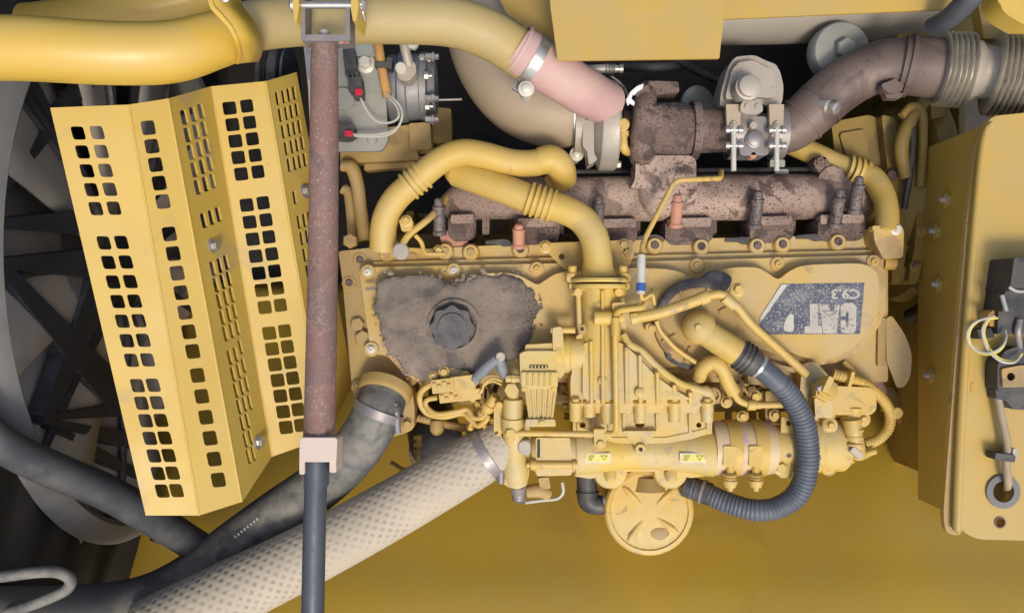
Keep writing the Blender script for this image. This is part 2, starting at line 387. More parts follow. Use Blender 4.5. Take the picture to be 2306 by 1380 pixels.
M('whiteplastic', (.75, .75, .72), None, rough=.4, bump=.03)
M('red', (.55, .02, .035), None, rough=.4, bump=.03)
M('orangeloom', (.52, .27, .07), (.40, .22, .08), 40, .7, speck=(.05, .035, .02), ssc=110, sth=.62, bump=.4)
M('wirewhite', (.50, .47, .38), (.40, .38, .32), 30, .5, bump=.03)
M('bluegrey', (.10, .14, .19), (.16, .19, .22), 30, .6, dust=(.3, .27, .22), damt=.5, bump=.2)
M('blue', (.04, .10, .33), None, rough=.5, bump=.05)
M('stickeryellow', (.72, .62, .08), (.66, .55, .10), 60, .5, bump=.02)
M('stickerwhite', (.62, .56, .42), (.55, .49, .36), 60, .5, bump=.02)
M('stickerink', (.10, .085, .03), (.2, .17, .05), 90, .6, bump=.02)
M('decal', (.055, .068, .10), (.12, .13, .155), 40, .6, speck=(.36, .33, .29), ssc=230, sth=.55, sw=.08, blob=(.24, .215, .19), blsc=26, blth=.60, smask=0, bump=.05)
M('decalletter', (.47, .43, .36), (.40, .36, .305), 30, .55, speck=(.16, .16, .17), ssc=170, sth=.60, smask=0, bump=.05)
M('decalworn', (.20, .195, .19), (.15, .15, .155), 40, .6, speck=(.36, .33, .29), ssc=230, sth=.56, smask=0, bump=.04)
M('decalpale', (.52, .48, .40), (.46, .43, .36), 20, .55, bump=.04)
M('steelgrey', (.27, .255, .25), (.23, .215, .21), 12, .5, .5, dust=(.36, .3, .25), damt=.5, speck=(.3, .18, .13), ssc=80, sth=.66, bump=.1)
M('silicone_y', (.60, .46, .26), (.55, .40, .18), 6, .55, blob=(.50, .30, .40), blsc=20, blth=.52, bump=.06)
def braid(N, Lk, col, mix, ramp, mul, noise):
    uv = N.new('ShaderNodeUVMap'); uv.uv_map = 'UVMap'; s = N.new('ShaderNodeSeparateXYZ'); Lk.new(uv.outputs[0], s.inputs[0])
    def wave(a, b):
        x = N.new('ShaderNodeMath'); x.operation = 'MULTIPLY'; Lk.new(s.outputs[0], x.inputs[0]); x.inputs[1].default_value = a
        y = N.new('ShaderNodeMath'); y.operation = 'MULTIPLY_ADD'; Lk.new(s.outputs[1], y.inputs[0]); y.inputs[1].default_value = b; Lk.new(x.outputs[0], y.inputs[2])
        z = N.new('ShaderNodeMath'); z.operation = 'SINE'; Lk.new(y.outputs[0], z.inputs[0]); return ramp(z.outputs[0], -.45, .5)
    P = 2 * math.pi
    f = mul(wave(P * BR_N, P * BR_L), wave(-P * BR_N, P * BR_L))
    f = mul(mul(f, ramp(noise(5, 3), .40, .62)), ramp(noise(60, 2), .2, .55))
    return mix(f, col, (.255, .235, .195))
BR_N, BR_L = 17, 44
M('braid', (.47, .40, .295), (.42, .365, .28), 6, .8, dust=(.46, .375, .26), damt=.4, bump=.2, bsc=600, uvpat=braid)
# ------------------------------------------------------------------ the setting
from mathutils import noise as mnoise
def grid_sheet(name, rows, mat, thick=.006):
    n = len(rows[0]); vs = [p for r in rows for p in r]; fs = []
    for i in range(len(rows) - 1):
        for j in range(n - 1):
            a = i * n + j; fs.append((a, a + 1, a + n + 1, a + n))
    o = from_data(name, vs, fs, mat, None, 60)
    m = o.modifiers.new('solid', 'SOLIDIFY'); m.thickness = thick; m.offset = -1
    return o
FLP = [(640, -.80), (760, -.70), (880, -.60), (1000, -.50), (1120, -.41), (1240, -.33), (1380, -.245), (1600, -.16), (2000, -.06), (2600, .02)]
def floor_z(py):
    for (a, za), (b, zb) in zip(FLP, FLP[1:]):
        if a <= py <= b: return za + (zb - za) * (py - a) / (b - a)
rows = []
fp = [Vector(p) for p in spl([(q[0] / 1000, q[1], 0) for q in FLP], 5)]
for q in fp:
    y = -(q.x * 1000 - CY) * k(q.y)
    rows.append([Vector((x, y, q.y + Z0)) for x in [-1.0 + 2.7 * i / 12 for i in range(13)]])
FLOOR = struct(grid_sheet('floor', rows, 'yfloor'))
PAN = struct(wbox('floor_under_engine', (-1.6, -.12, .0), (1.9, 1.25, .06), 'dark'))  # near-black colour paints in the deep shade below the engine
WALLB = struct(wbox('wall_back', (-1.6, .95, .06), (1.9, 1.0, .95), 'dark'))  # near-black in place of the shadowed void behind the turbocharger
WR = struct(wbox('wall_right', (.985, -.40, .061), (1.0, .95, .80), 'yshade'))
# fan shroud: flat panel with a round opening, its rolled lip, the core behind and the fan
FX, FY, FZ, FR = -.905, .10, Z0 - .335, .612
t = thing('fan_shroud', 'dusty grey and black radiator shroud with round opening behind the fan', 'shroud', (FX, FY, .06))
outl = [(-1.3, .07), (1.0, .07), (1.0, 1.42), (-1.3, 1.42)]
hole = [(FY + FR * math.cos(a), FZ + FR * math.sin(a)) for a in [2 * math.pi * i / 64 for i in range(64)]]
pts = [Vector(p) for p in outl + hole]; ed = [(i, (i + 1) % 4) for i in range(4)] + [(4 + i, 4 + (i + 1) % 64) for i in range(64)]
v, e, f, *_ = delaunay_2d_cdt(pts, ed, [], 1, 1e-5)
fs = [tuple(q) for q in f if (sum((v[i] for i in q), Vector((0, 0))) / 3 - Vector((FY, FZ))).length > FR * .985]
po = from_data('panel', [Vector((FX, q.x, q.y)) for q in v], fs, 'dark', t)
m = po.modifiers.new('solid', 'SOLIDIFY'); m.thickness = .006
lathe_closed('lip', (FX, FY, FZ), AX, [(FR - .012, .035), (FR + .0, .042), (FR + .022, .030), (FR + .04, .006), (FR + .034, .0), (FR + .016, .024), (FR, .032), (FR - .004, -.12), (FR - .012, -.12)], 1, 'shroudgrey', t, 96)
STR = [[(-20, 494), (-20, 510), (190, 528), (175, 474)], [(-20, 584), (-20, 602), (215, 626), (205, 560)], [(-20, 586), (12, 584), (306, 880), (254, 932)], [(94, 934), (120, 944), (268, 640), (206, 626)], [(104, 934), (104, 946), (310, 936), (300, 898)], [(106, 942), (100, 952), (330, 1020), (322, 976)], [(-20, 452), (-20, 478), (220, 186), (192, 180)], [(10, 170), (80, 170), (170, 350), (150, 362)], [(120, 950), (110, 962), (360, 1110), (360, 1080)], [(500, 180), (520, 180), (430, 260), (400, 260)]]
for iq, q in enumerate(STR): sheet('strut', rnd(q, 3, 2), Vector((FX - .006 - iq * .0013, 0, 0)), AX, .03, 'rubber', t, bevel=.004)
wbox('radiator_core', (FX - .30, -.75, .08), (FX - .27, .95, 1.35), 'dark', t)
for i in range(15):
    yy = -.68 + i * .112
    wbox('core_fin', (FX - .2695, yy, .09), (FX - .262, yy + .02, 1.34), 'blackplastic', t, 0)
t = thing('cooling_fan', 'black plastic cooling fan with broad dusty blades behind the perforated guard', 'fan', (FX - .09, FY, FZ - .5))
lathe('hub', (FX - .15, FY, FZ), AX, [(.12, 0), (.13, .02), (.13, .09), (.11, .11), (.05, .12)], 1, 'fanplastic', t)
for b in range(9):
    a = 2 * math.pi * (b + .22) / 9; vs, fs = [], []
    er = Vector((0, math.cos(a), math.sin(a))); et = Vector((0, -math.sin(a), math.cos(a)))
    nr, nc = 9, 7
    for i in range(nr):
        u = i / (nr - 1); r = .12 + u * (FR - .145); ch = .17 + .33 * u; pit = math.radians(16 - 3 * u)
        for j in range(nc):
            c = j / (nc - 1) - .5
            x = c * ch * math.sin(pit) + .03 * (1 - 4 * c * c) * .6
            s = c * ch * math.cos(pit) + .05 * u * u
            vs.append(Vector((FX - .06, FY, FZ)) + er * r + et * s + AX * x)
    for i in range(nr - 1):
        for j in range(nc - 1):
            q = i * nc + j; fs.append((q, q + 1, q + nc + 1, q + nc))
    o = from_data('blade', vs, fs, 'fandust', t, 60)
    m = o.modifiers.new('solid', 'SOLIDIFY'); m.thickness = .006
    rv = [Vector((FX - .05, FY, FZ)) + er * r + et * (.02 + .05 * ((r - .12) / .45) ** 2) + AX * .03 for r in (.12, .2, .3, .4, .5, .57)]
    vs, fs, uv = sweep(rv, [.013, .012, .011, .010, .009, .006], 8); from_data('blade_rib', vs, fs, 'blackplastic', o)

# engine block under everything
t = thing('engine_block', 'grimy dark yellow engine block under the cylinder head', 'engine block', (.24, .05, .06))
X0, X1 = -.31, .80
wbox('crankcase', (X0, -.16, .061), (X1, .17, Z0 - .255), 'yblock', t, .01)
wbox('oil_rail', (X0 + .1, -.245, .42), (X1 - .1, -.161, .56), 'yblock', t, .01)
wbox('side_ledge', (X0 - .02, .171, .35), (X1, .24, .50), 'yblock', t, .01)
for i in range(9):
    x = X0 + .06 + i * .12
    wbox('rib', (x, .1705, .501), (x + .02, .225, Z0 - .27), 'yblock', t, .004)
    wbox('rib', (x, -.21, .561), (x + .02, -.1605, Z0 - .27), 'yblock', t, .004)


KERB = struct(sheet('floor_kerb', [(1990, 872), (2012, 872), (2150, 1120), (2150, 1165)], W(2060, 1000, -.40), Vector((.1, .35, .93)).normalized(), .02, 'ydirty'))
# faint weld seam and lap joint on the sloping floor
# ------------------------------------------------------------------ fan guard
G = thing('fan_guard', 'yellow folded sheet metal fan guard punched with rows of square holes', 'fan guard', W(400, 1150, .0))
ga, gb = [W(113, 243, .25), W(328, 1160, .14)], None
folds = [((113, 243), (328, 1160)), ((290, 236), (449, 1160)), ((380, 222), (546, 1129)), ((475, 195), (612, 1028)), ((600, 183), (735, 985)), ((668, 163), (795, 865))]
ztop = [.25, .215, .18, .055, .03, -.06]
pa, pb = W(113, 243, .25), W(328, 1160, .12)
def quadhole(cx, cy, w, h, sk=0, sl=0, r=5):    # skewed rounded hole: sk shifts x down the sides, sl tilts the rows
    p = [(cx - w/2 - sk * h/2, cy - h/2 - sl * w/2), (cx + w/2 - sk * h/2, cy - h/2 + sl * w/2), (cx + w/2 + sk * h/2, cy + h/2 + sl * w/2), (cx - w/2 + sk * h/2, cy + h/2 - sl * w/2)]
    return rnd(p, r, 2)
def col_holes(c0, c1, rows, w, h, sk, sl, r=5): # rows of hole centres along the line c0-c1 by their y
    out = []
    for y in rows:
        t_ = (y - c0[1]) / (c1[1] - c0[1]); out.append(quadhole(c0[0] + (c1[0] - c0[0]) * t_, y, w * (1 - .46 * t_) if w < 15 and w > 9 else w, h, sk, sl, r))
    return out
def lin(a, b, n): return [a + (b - a) * i / (n - 1) for i in range(n)]
fh = [[], [], [], [], []]
# face 1: two columns in three groups
rows1 = lin(300, 470, 5) + lin(547, 811, 7) + lin(868, 1105, 7)
fh[0] += col_holes((176, 300), (366, 1108), rows1, 29, 30, .27, 0, 6) + col_holes((219, 299), (398, 1106), [r - 1 for r in rows1], 29, 30, .27, 0, 6)
rows2 = lin(288, 454, 5) + lin(527, 791, 7) + lin(845, 1080, 6)
fh[1] += col_holes((334, 288), (492, 1080), rows2, 31, 32, .2, -.1, 6)
for i, dx in enumerate((0, 20, 38)):
    rr = lin(265, 422, 5) + [497] + lin(605, 752, 5) + (lin(805, 1028, 7) if i < 2 else lin(795, 920, 4))
    off = -i * 7
    hh = [y + off for y in rr]
    hh = [y for y in hh if not (518 < y < 585 and i > 0)]
    fh[2] += col_holes((415 + dx, 265 + off), (560 + dx * .55, 1028 + off), hh, 14 - i * .8, 33, .22, -.2, 3)
rows4 = lin(244, 392, 5) + lin(462, 692, 7) + lin(750, 962, 7)
fh[3] += col_holes((517, 244), (644, 962), rows4, 30, 29, .16, -.1, 5) + col_holes((556, 240), (677, 957), [r - 5 for r in rows4], 28, 29, .16, -.12, 5)
for i, dx in enumerate((0, 14, 26, 38)):
    rr = lin(222, 372, 5) + ([445] if i < 1 else []) + lin(500, 760, 8) + lin(800, 925, 4)
    off = -i * 4
    lim = 950 - i * 45
    fh[4] += col_holes((625 + dx, 222 + off), (748 + dx * .72, 925 + off), [y + off for y in rr if y + off < lim], 8, 30, .15, -.3, 2.5)
for i in range(5):
    (t0, b0), (t1, b1) = folds[i], folds[i + 1]
    pc = W(*t1, ztop[i + 1])
    n = (pb - pa).cross(pc - pa).normalized()
    if n.z < 0: n = -n
    # little lap so that neighbouring panels meet cleanly
    sheet('perforated_panel', [t0, t1, b1, b0], pa, n, .0045, 'yguard', G, fh[i], 0, 25)
    if i: vs, fs, uv = sweep([pa - n * .0022, pb - n * .0022], [.0032] * 2, 10); from_data('fold', vs, fs, 'yguard', G)
    if i == 2: PL3 = (pa.copy(), n.copy())
    if i == 4: PL5 = (pa.copy(), n.copy())
    pb = onp(*b1, pa, n); pa = pc
for (x, y, P_) in ((480, 553, PL3), (582, 994, PL3), (687, 430, PL5)):
    p = onp(x, y, *P_)
    o = link('bolt', bolt_mesh('flange', 'zinc'), G, p); o.scale = (.0105,) * 3; o.rotation_euler = P_[1].to_track_quat('Z', 'Y').to_euler()
# guard stays down to the shroud
bent('stay', [(330, 700, .10), (250, 700, -.3), (230, 720, -.4)], 9, 'rubber', G)

# ------------------------------------------------------------------ prop rod
zr = .33
t = thing('prop_rod', 'rusty hood prop rod with blue-grey lower tube across the engine bay', 'prop rod', W(715, 1000, zr - .03))
tube('sleeve', [(731, 96, zr, 30), (730, 300, zr, 32), (727, 600, zr, 33.5), (721, 900, zr, 35), (718, 985, zr, 35)], 32, 'rodrust', t, 28)
ring('sleeve_rim', 731, 97, zr, AY, 28, 7, 5, 'palebolt', t)
tube('lower_tube', [(716, 900, zr, 24), (712, 1060, zr, 25), (708, 1200, zr, 25.5), (702, 1480, zr, 26)], 25, 'rodblue', t, 24)
tube('lower_collar', [(714.5, 985, zr, 28), (712, 1092, zr, 28)], 28, 'rodblue', t, 24)
c = plate('clip', rnd([(675, 985), (760, 985), (757, 1040), (674, 1040)], 8), zr + .034, .012, 'clip', t, bevel=.003)
for x0, x1, yb in ((674, 686, 1068), (742, 757, 1064)):
    plate('clip_leg', rnd([(x0, 990), (x1, 990), (x1, yb), (x0, yb)], 4), zr + .0225, .05, 'clip', c, bevel=.002)
# yoke at the top: U-shaped fork, pin and bolt
zf = zr + .012
for x in (682, 783):
    plate('yoke_arm', rnd([(x - 5, -40), (x + 5, -40), (x + 5, 86), (x - 5, 86)], 2), zf + .02, .045, 'steelgrey', t)
plate('yoke_base', rnd([(678, 78), (789, 78), (789, 92), (678, 92)], 5), zf + .018, .04, 'steelgrey', t)
bent('yoke_weld', [(764, 92, zr + .02), (785, 90, zr + .02)], 8, 'orangerust', t)
lathe('pin', W(655, 12, zr + .03), AX, [(12, -2), (16, 2), (16, 10), (8.5, 11), (8.5, 150), (14, 151), (14, 160)], k(zr), 'zinc', t, 20)
lathe('yoke_bolt', W(731, 92, zr), AY, [(20, 0), (20, 6), (13, 8), (13, 20), (9, 24)], k(zr), 'palebolt', t, 18)
bent('lock_pin', [(818, -10, zr + .03), (816, 26, zr + .03), (822, 46, zr + .02)], 3, 'zinc', t)
lathe('pin_nut', W(806, 12, zr + .03), AX, [(15, 0), (15, 14), (11, 18)], k(zr), 'zinc', t, 6)
# lugs that carry the pin
for x0, x1 in ((660, 672), (791, 806)):
    t2 = tag(plate('hinge_lug', rnd([(x0, -60), (x1, -60), (x1 + 1, 20), (x1 - 4, 50), (x0 + 4, 50), (x0 - 1, 20)], 5), zr + .055, .075, 'yclean', None, bevel=.003),
        'yellow hinge lug carrying the prop rod pin, ' + ('cotter pin side' if x0 > 700 else 'pin head side'), 'lug', 'hinge lugs at the prop rod')

# ------------------------------------------------------------------ big yellow intake pipe and its neighbours
t = thing('intake_pipe', 'large glossy yellow air pipe sweeping over the fan to the pink hose', 'pipe', W(600, 60, .1))
tube('front_pipe', [(-140, 108, .40, 72), (60, 110, .40, 72), (240, 120, .385, 70), (380, 118, .36, 68), (480, 92, .33, 62), (545, 70, .297, 58)], 55, 'yclean', t, 32, 9)
tube('rear_pipe', [(520, 78, .31, 57), (580, 58, .28, 55), (720, 46, .23, 54), (880, 44, .19, 54), (1010, 50, .165, 54), (1090, 74, .15, 54), (1150, 108, .14, 53), (1215, 152, .13, 52)], 55, 'ydustpipe', t, 32, 9)
# strap that holds the pipe
t = thing('pipe_strap', 'folded yellow strap bracket wrapped over the large yellow air pipe', 'strap', W(545, 60, .25))
P0 = spl([(470, -30, .46), (478, 12, .46), (496, 34, .455), (520, 62, .44), (536, 95, .42), (541, 122, .37), (536, 140, .31)], 6)
vs = []; fs = []
for i, q in enumerate(P0):
    a = W(*q); wd = 62 - 18 * i / len(P0)
    b = W(q[0] + wd, q[1] - 8 + 4 * i / len(P0), q[2] - .06)
    vs += [a, b]
for i in range(len(P0) - 1): fs.append((2 * i, 2 * i + 1, 2 * i + 3, 2 * i + 2))
o = from_data('strap_band', vs, fs, 'yclean', t, 60); m = o.modifiers.new('solid', 'SOLIDIFY'); m.thickness = .006; m.offset = 0
vs, fs, uv = sweep([W(q[0] - 1, q[1], q[2]) for q in P0], [.0042] * len(P0), 8); from_data('strap_edge', vs, fs, 'yclean', t)
bolt(t, 505, -8, .45, 9, 'zinc')
# second pipe behind, at the top edge
t = tag(tube('crossover_pipe', [(-120, 70, .14), (60, 62, .14), (240, 40, .13), (400, 6, .12), (520, -40, .10)], 52, 'yclean', None, 28, 8), 'second yellow pipe half hidden behind the large air pipe', 'pipe')

# ------------------------------------------------------------------ pink hose
t = thing('silicone_hose', 'faded pink silicone hose from yellow pipe to compressor inlet', 'hose', W(1290, 180, .0))
tube('hose', [(1166, 110, .142, 55), (1200, 134, .137, 55), (1250, 165, .12, 54), (1300, 197, .09, 53), (1340, 220, .05, 51), (1370, 234, .02, 46)], 54, 'pink', t, 30, 8, mod=lambda s, a: 1 + .012 * math.sin(s * 90 + 2 * math.sin(a)))
ax = dirp((1180, 120, .14), (1260, 172, .115))
ring('hose_lip', 1168, 111, .1415, ax, 51, 7, 7, 'pink', t)
clamp(t, 1200, 134, .137, ax, 55.5, 24, 'zinc')
p = (1185, 200, .14)
lathe('clamp_bolt', W(1185, 200, .155), UP, [(14, -60), (14, -6), (18, -5), (18, -1), (11, 0), (11, 5), (8, 7)], k(.15), 'palebolt', t, 18)
obox('clamp_ear', W(1170, 190, .12), ax, UP.cross(ax), UP, .02, .03, .01, 'steelgrey', t)
# lower duct
t = thing('compressor_inlet_duct', 'wide dull tan duct curving under the pink hose into the turbocharger', 'duct', W(1180, 250, -.15))
tube('duct', [(1060, -60, -.16, 84), (1082, 50, -.14, 84), (1110, 140, -.115, 84), (1160, 212, -.085, 82), (1225, 247, -.07, 81), (1300, 254, -.06, 80)], 84, 'tanpipe', t, 32, 9)
clamp(t, 1299, 256, -.06, AX, 80, 24, 'zinc')
lathe('clamp_bolt', W(1299, 347, -.03), UP, [(12, -60), (12, -6), (16, -5), (16, -1), (9, 0), (9, 5), (6, 7)], k(-.03), 'palebolt', t, 18)
t = thing('charge_clamp', 'steel spring clamp with coiled bolt beside the pink hose end', 'clamp', W(1360, 160, -.02))
bent('barrel', [(1322, 157, .03), (1372, 154, .03)], 10, 'greyplate', t)
lathe('spring', W(1362, 155, .03), AX, [(9, 0), (13, 2), (9, 5), (13, 8), (9, 11), (13, 14), (9, 17), (13, 20), (9, 23), (8, 32), (10, 33), (10, 40), (7, 42)], k(.03), 'zinc', t, 18)
bent('wire', [(1376, 172, .02), (1402, 190, .0), (1418, 222, -.03)], 2.5, 'zinc', t, rb=30)
# ------------------------------------------------------------------ compressor corner
t = thing('belt_pulley', 'black belt pulley in the gap behind the rusty rod', 'pulley', W(650, 200, -.25))
lathe('pulley', W(640, 195, -.16), AX, [(80, -40), (92, -38), (92, -30), (84, -26), (92, -22), (84, -18), (92, -14), (92, 4), (80, 8), (60, 8), (55, 0)], k(-.16), 'blackplastic', t, 40)
lathe('rim', W(652, 195, -.16), AX, [(86, 0), (86, 5), (78, 5)], k(-.16), 'rubber', t, 40)
t = thing('mounting_plate', 'grey dusty steel plate with wire connectors beside the rusty rod', 'plate', W(810, 250, -.10))
plate('plate', rnd([(683, 98), (852, 98), (868, 200), (874, 318), (860, 340), (700, 342), (694, 200)], 8), -.035, .012, 'greyplate', t)
plate('raised_pad', rnd([(762, 100), (848, 100), (848, 126), (765, 128)], 4), -.02, .0145, 'greyplate', t)
disc('boss', 772, 222, -.028, 26, 6, 'greyplate', t)
bolt(t, 823, 143, -.03, 15, 'palebolt', 'flange')
for x in (795, 838): bolt(t, x, 316, -.0345, 11, 'greyplate', 'round')
plate('bent_tab', rnd([(684, 100), (690, 100), (702, 130), (702, 180), (693, 180)], 2), -.03, .02, 'alu', t)
# wire connectors
t = thing('sensor_plug', 'black wire plug with red lock standing on grey plate', 'connector', W(790, 150, -.06))
plate('housing', orect(788, 140, 27, 60, -6, 3), .0, .045, 'blackplastic', t)
plate('collar', orect(799, 190, 30, 34, -6, 4), .005, .048, 'blackplastic', t)
for i in range(3): plate('ridge', orect(785 + i * 9, 176, 4, 32, -6), .008, .02, 'blackplastic', t, bevel=.0005)
plate('lock_tab', orect(807, 207, 16, 14, -6, 3), .012, .02, 'red', t)
plate('wire_boot', orect(806, 216, 22, 8, -6, 2), .006, .03, 'blackplastic', t)
t = thing('lower_sensor_plug', 'black wire plug with red lock peeking from behind the rusty rod', 'connector', W(778, 296, -.06))
plate('housing', rnd([(752, 276), (790, 276), (797, 285), (797, 308), (786, 314), (752, 312)], 4), .0, .045, 'blackplastic', t)
plate('ridge', rect(762, 272, 782, 280, 2), .004, .03, 'blackplastic', t)
plate('lock_tab', rect(776, 294, 794, 307, 3), .008, .02, 'red', t)
t = thing('wire_harness', 'orange wire loom with white wires looping to the black plugs', 'wires', W(880, 200, -.05))
tube('loom', [(848, 60, -.02), (853, 110, -.0), (862, 165, .0), (870, 205, -.005), (872, 220, -.005)], 11, 'orangeloom', t, 14)
plate('cable_tie', orect(862, 146, 38, 14, 5, 3), .013, .02, 'blackplastic', t)
plate('tie_clip', orect(876, 142, 14, 26, 5, 3), .011, .03, 'blackplastic', t)
for i, pts in enumerate(([(868, 215, .0), (890, 235, .01), (898, 262, .01), (880, 276, .005), (850, 274, .0), (830, 255, .0), (812, 222, .0)],
                         [(872, 212, .005), (896, 232, .018), (906, 260, .018), (892, 290, .012), (850, 303, .005), (795, 303, .0)],
                         [(874, 214, .0), (900, 240, .01), (904, 268, .01), (886, 298, .006), (850, 308, .0), (795, 306, -.005)])):
    tube('wire', pts, 2.6, 'wirewhite', t, 8)
t = thing('refrigerant_compressor', 'cast aluminium compressor body with bolted end cover and hose fitting', 'compressor', W(930, 200, -.2))
lathe('body', W(880, 200, -.12), AX, [(70, -2), (74, 0), (74, 20), (80, 24), (80, 40), (76, 44), (76, 70), (80, 72), (80, 86), (66, 90), (58, 104), (20, 106)], k(-.1), 'alu', t, 40)
for a in range(6):
    an = math.radians(a * 60 + 20); 
    o = W(966, 200, -.1) + Vector((0, math.cos(an), math.sin(an))) * .062
    b = link('bolt', bolt_mesh('nut', 'zinc'), t, o); b.scale = (.0085,) * 3; b.rotation_euler = (0, math.pi / 2, 0)
for y, zz in ((222, -.04), (270, -.05), (128, -.05)):
    o = W(972, y, zz); lathe('cover_bolt', o, AX, [(9, -14), (9, 0), (12, 1), (12, 6), (7, 7), (7, 16)], k(zz), 'zinc', t, 6)
plate('fitting_block', rnd([(890, 150), (905, 138), (935, 140), (938, 165), (920, 184), (898, 180)], 8), -.005, .05, 'castalu', t, bevel=.004)
disc('fitting_cap', 902, 152, .004, 13, 20, 'palebolt', t)
tube('hose_stub', [(905, 60, .0), (912, 110, .0), (922, 150, -.01)], 11, 'castalu', t, 14)
bolt(t, 930, 100, .0, 13, 'palebolt', 'hex'); bolt(t, 950, 130, -.01, 8, 'zinc', 'nut')
bent('long_stud', [(970, 226, -.05), (1040, 224, -.05)], 3, 'steelgrey', t)
t = thing('compressor_bracket', 'ochre cast bracket carrying the grey plate and compressor', 'bracket', W(880, 330, -.2))
plate('shelf', rnd([(766, 300), (930, 280), (938, 335), (945, 360), (766, 368)], 6), -.10, .04, 'ydirty', t, bevel=.004)
plate('rear_block', rnd([(920, 278), (968, 275), (972, 335), (925, 338)], 6), -.085, .06, 'ydirty', t, bevel=.004)
plate('side_block', rnd([(970, 240), (1016, 245), (1018, 320), (975, 322)], 6), -.16, .08, 'yblock', t, bevel=.004)
plate('lower_rail', rnd([(820, 362), (1050, 345), (1060, 366), (820, 385)], 5), -.13, .03, 'ydirty', t, bevel=.003)
tube('curved_arm', [(770, 372, -.09, 14), (792, 378, -.09, 16), (806, 420, -.10, 15), (812, 470, -.11, 15), (822, 545, -.10, 16)], 15, 'ydirty', t, 12)
tube('straight_arm', [(772, 425, -.12, 12), (786, 440, -.12, 12), (796, 545, -.12, 12)], 12, 'ydirty', t, 12)
bolt(t, 790, 543, -.05, 17, 'ydirty', 'hex')

# ------------------------------------------------------------------ turbocharger
zt = -.03; yt = 292
t = thing('turbocharger', 'rusty turbocharger with pale aluminium compressor housing on the manifold', 'turbocharger', W(1450, 300, zt - .1))
kt = k(zt); o = W(1300, yt - 8, zt - .01)
lathe('compressor_housing', o, AX, [(66, -8), (66, 12), (60, 16), (60, 30), (78, 36), (88, 44), (98, 48), (100, 52), (100, 84), (96, 88), (60, 90)], kt, 'castalu', t, 44)
for y in (205, 330, 371): bolt(t, 1392, y, zt + .02 if y < 360 else zt - .02, 8, 'palebolt', 'hex', AX)
plate('housing_lug', rnd([(1312, 270), (1338, 270), (1338, 345), (1346, 360), (1326, 372), (1322, 340), (1312, 330)], 6), zt + .05, .06, 'castalu', t, bevel=.003)
lathe('bearing_housing', W(1388, yt, zt), AX, [(50, 0), (50, 8), (40, 10), (46, 14), (40, 18), (46, 22), (40, 26), (38, 44), (56, 48), (56, 52)], kt, 'rustdark', t, 32)
o2 = W(1430, yt + 2, zt)
lathe('turbine_housing', o2, AX, [(50, -4), (66, 0), (70, 8), (70, 24), (60, 30), (62, 100), (60, 112), (56, 124), (64, 128), (64, 140), (54, 142), (50, 150), (48, 215)], kt, 'rustdark', t, 44)
tube('volute', [(1450, 352, zt - .03, 30), (1446, 350, zt + .005, 30), (1446, 320, zt + .04, 30), (1450, 275, zt + .05, 28), (1452, 232, zt + .035, 26), (1456, 205, zt - .01, 24)], 30, 'rustdark', t, 20)
plate('volute_face', rnd([(1456, 240), (1492, 238), (1494, 286), (1460, 290)], 4), zt + .068, .03, 'rustdark', t, bevel=.003)
plate('wastegate_port', rnd([(1460, 182), (1528, 184), (1530, 208), (1498, 212), (1462, 216)], 5), zt + .02, .05, 'rustdark', t, bevel=.004)
plate('port_rib', rnd([(1432, 200), (1462, 190), (1470, 350), (1436, 352)], 8), zt + .05, .04, 'rustdark', t, bevel=.006)
ring('outlet_band', 1562, yt + 2, zt, AX, 60, 16, 6, 'rustdark', t)
plate('foot', rnd([(1432, 362), (1444, 350), (1558, 350), (1568, 362), (1568, 408), (1580, 424), (1418, 424), (1430, 408)], 9), zt + .022, .08, 'rustmanifold', t, bevel=.004)
lathe('foot_boss', W(1495, 432, zt + .006), UP, [(60, -40), (56, 0), (46, 12), (28, 19), (8, 21)], kt, 'rustmanifold', t, 30)
# oil feed of the turbo
t = thing('oil_feed_pipe', 'short yellow oil feed elbow on the turbocharger centre', 'pipe', W(1405, 310, zt + .02))
tube('elbow', [(1404, 282, zt + .055, 9), (1404, 310, zt + .055, 8.5), (1406, 335, zt + .05, 10), (1414, 342, zt + .02, 10)], 9, 'ypaint', t, 14)
lathe('banjo_bolt', W(1404, 279, zt + .075), UP, [(14, -20), (14, -6), (11, -5), (11, 4), (9, 6)], kt, 'ypaint', t, 14)
ring('collar', 1404, 302, zt + .055, AY, 9, 10, 3.5, 'ypaint', t, 16)
# silver torn heat foil
t = tag(plate('heat_foil', [(1409, 226), (1420, 206), (1434, 194), (1450, 188), (1447, 200), (1436, 206), (1430, 214), (1426, 212), (1422, 222), (1430, 230), (1428, 238), (1419, 232), (1414, 238)], zt + .075, .008, 'whiteplastic', None, bevel=.001), 'torn scrap of bright white heat foil between turbo housings', 'foil')
# background round cover
t = tag(lathe('round_cover', W(1575, 245, -.16), Vector((.5, 0, .87)), [(50, -10), (52, 0), (40, 6), (20, 8)], k(-.16), 'greyplate', None, 30), 'pale round cover half hidden behind the turbine outlet', 'cover')

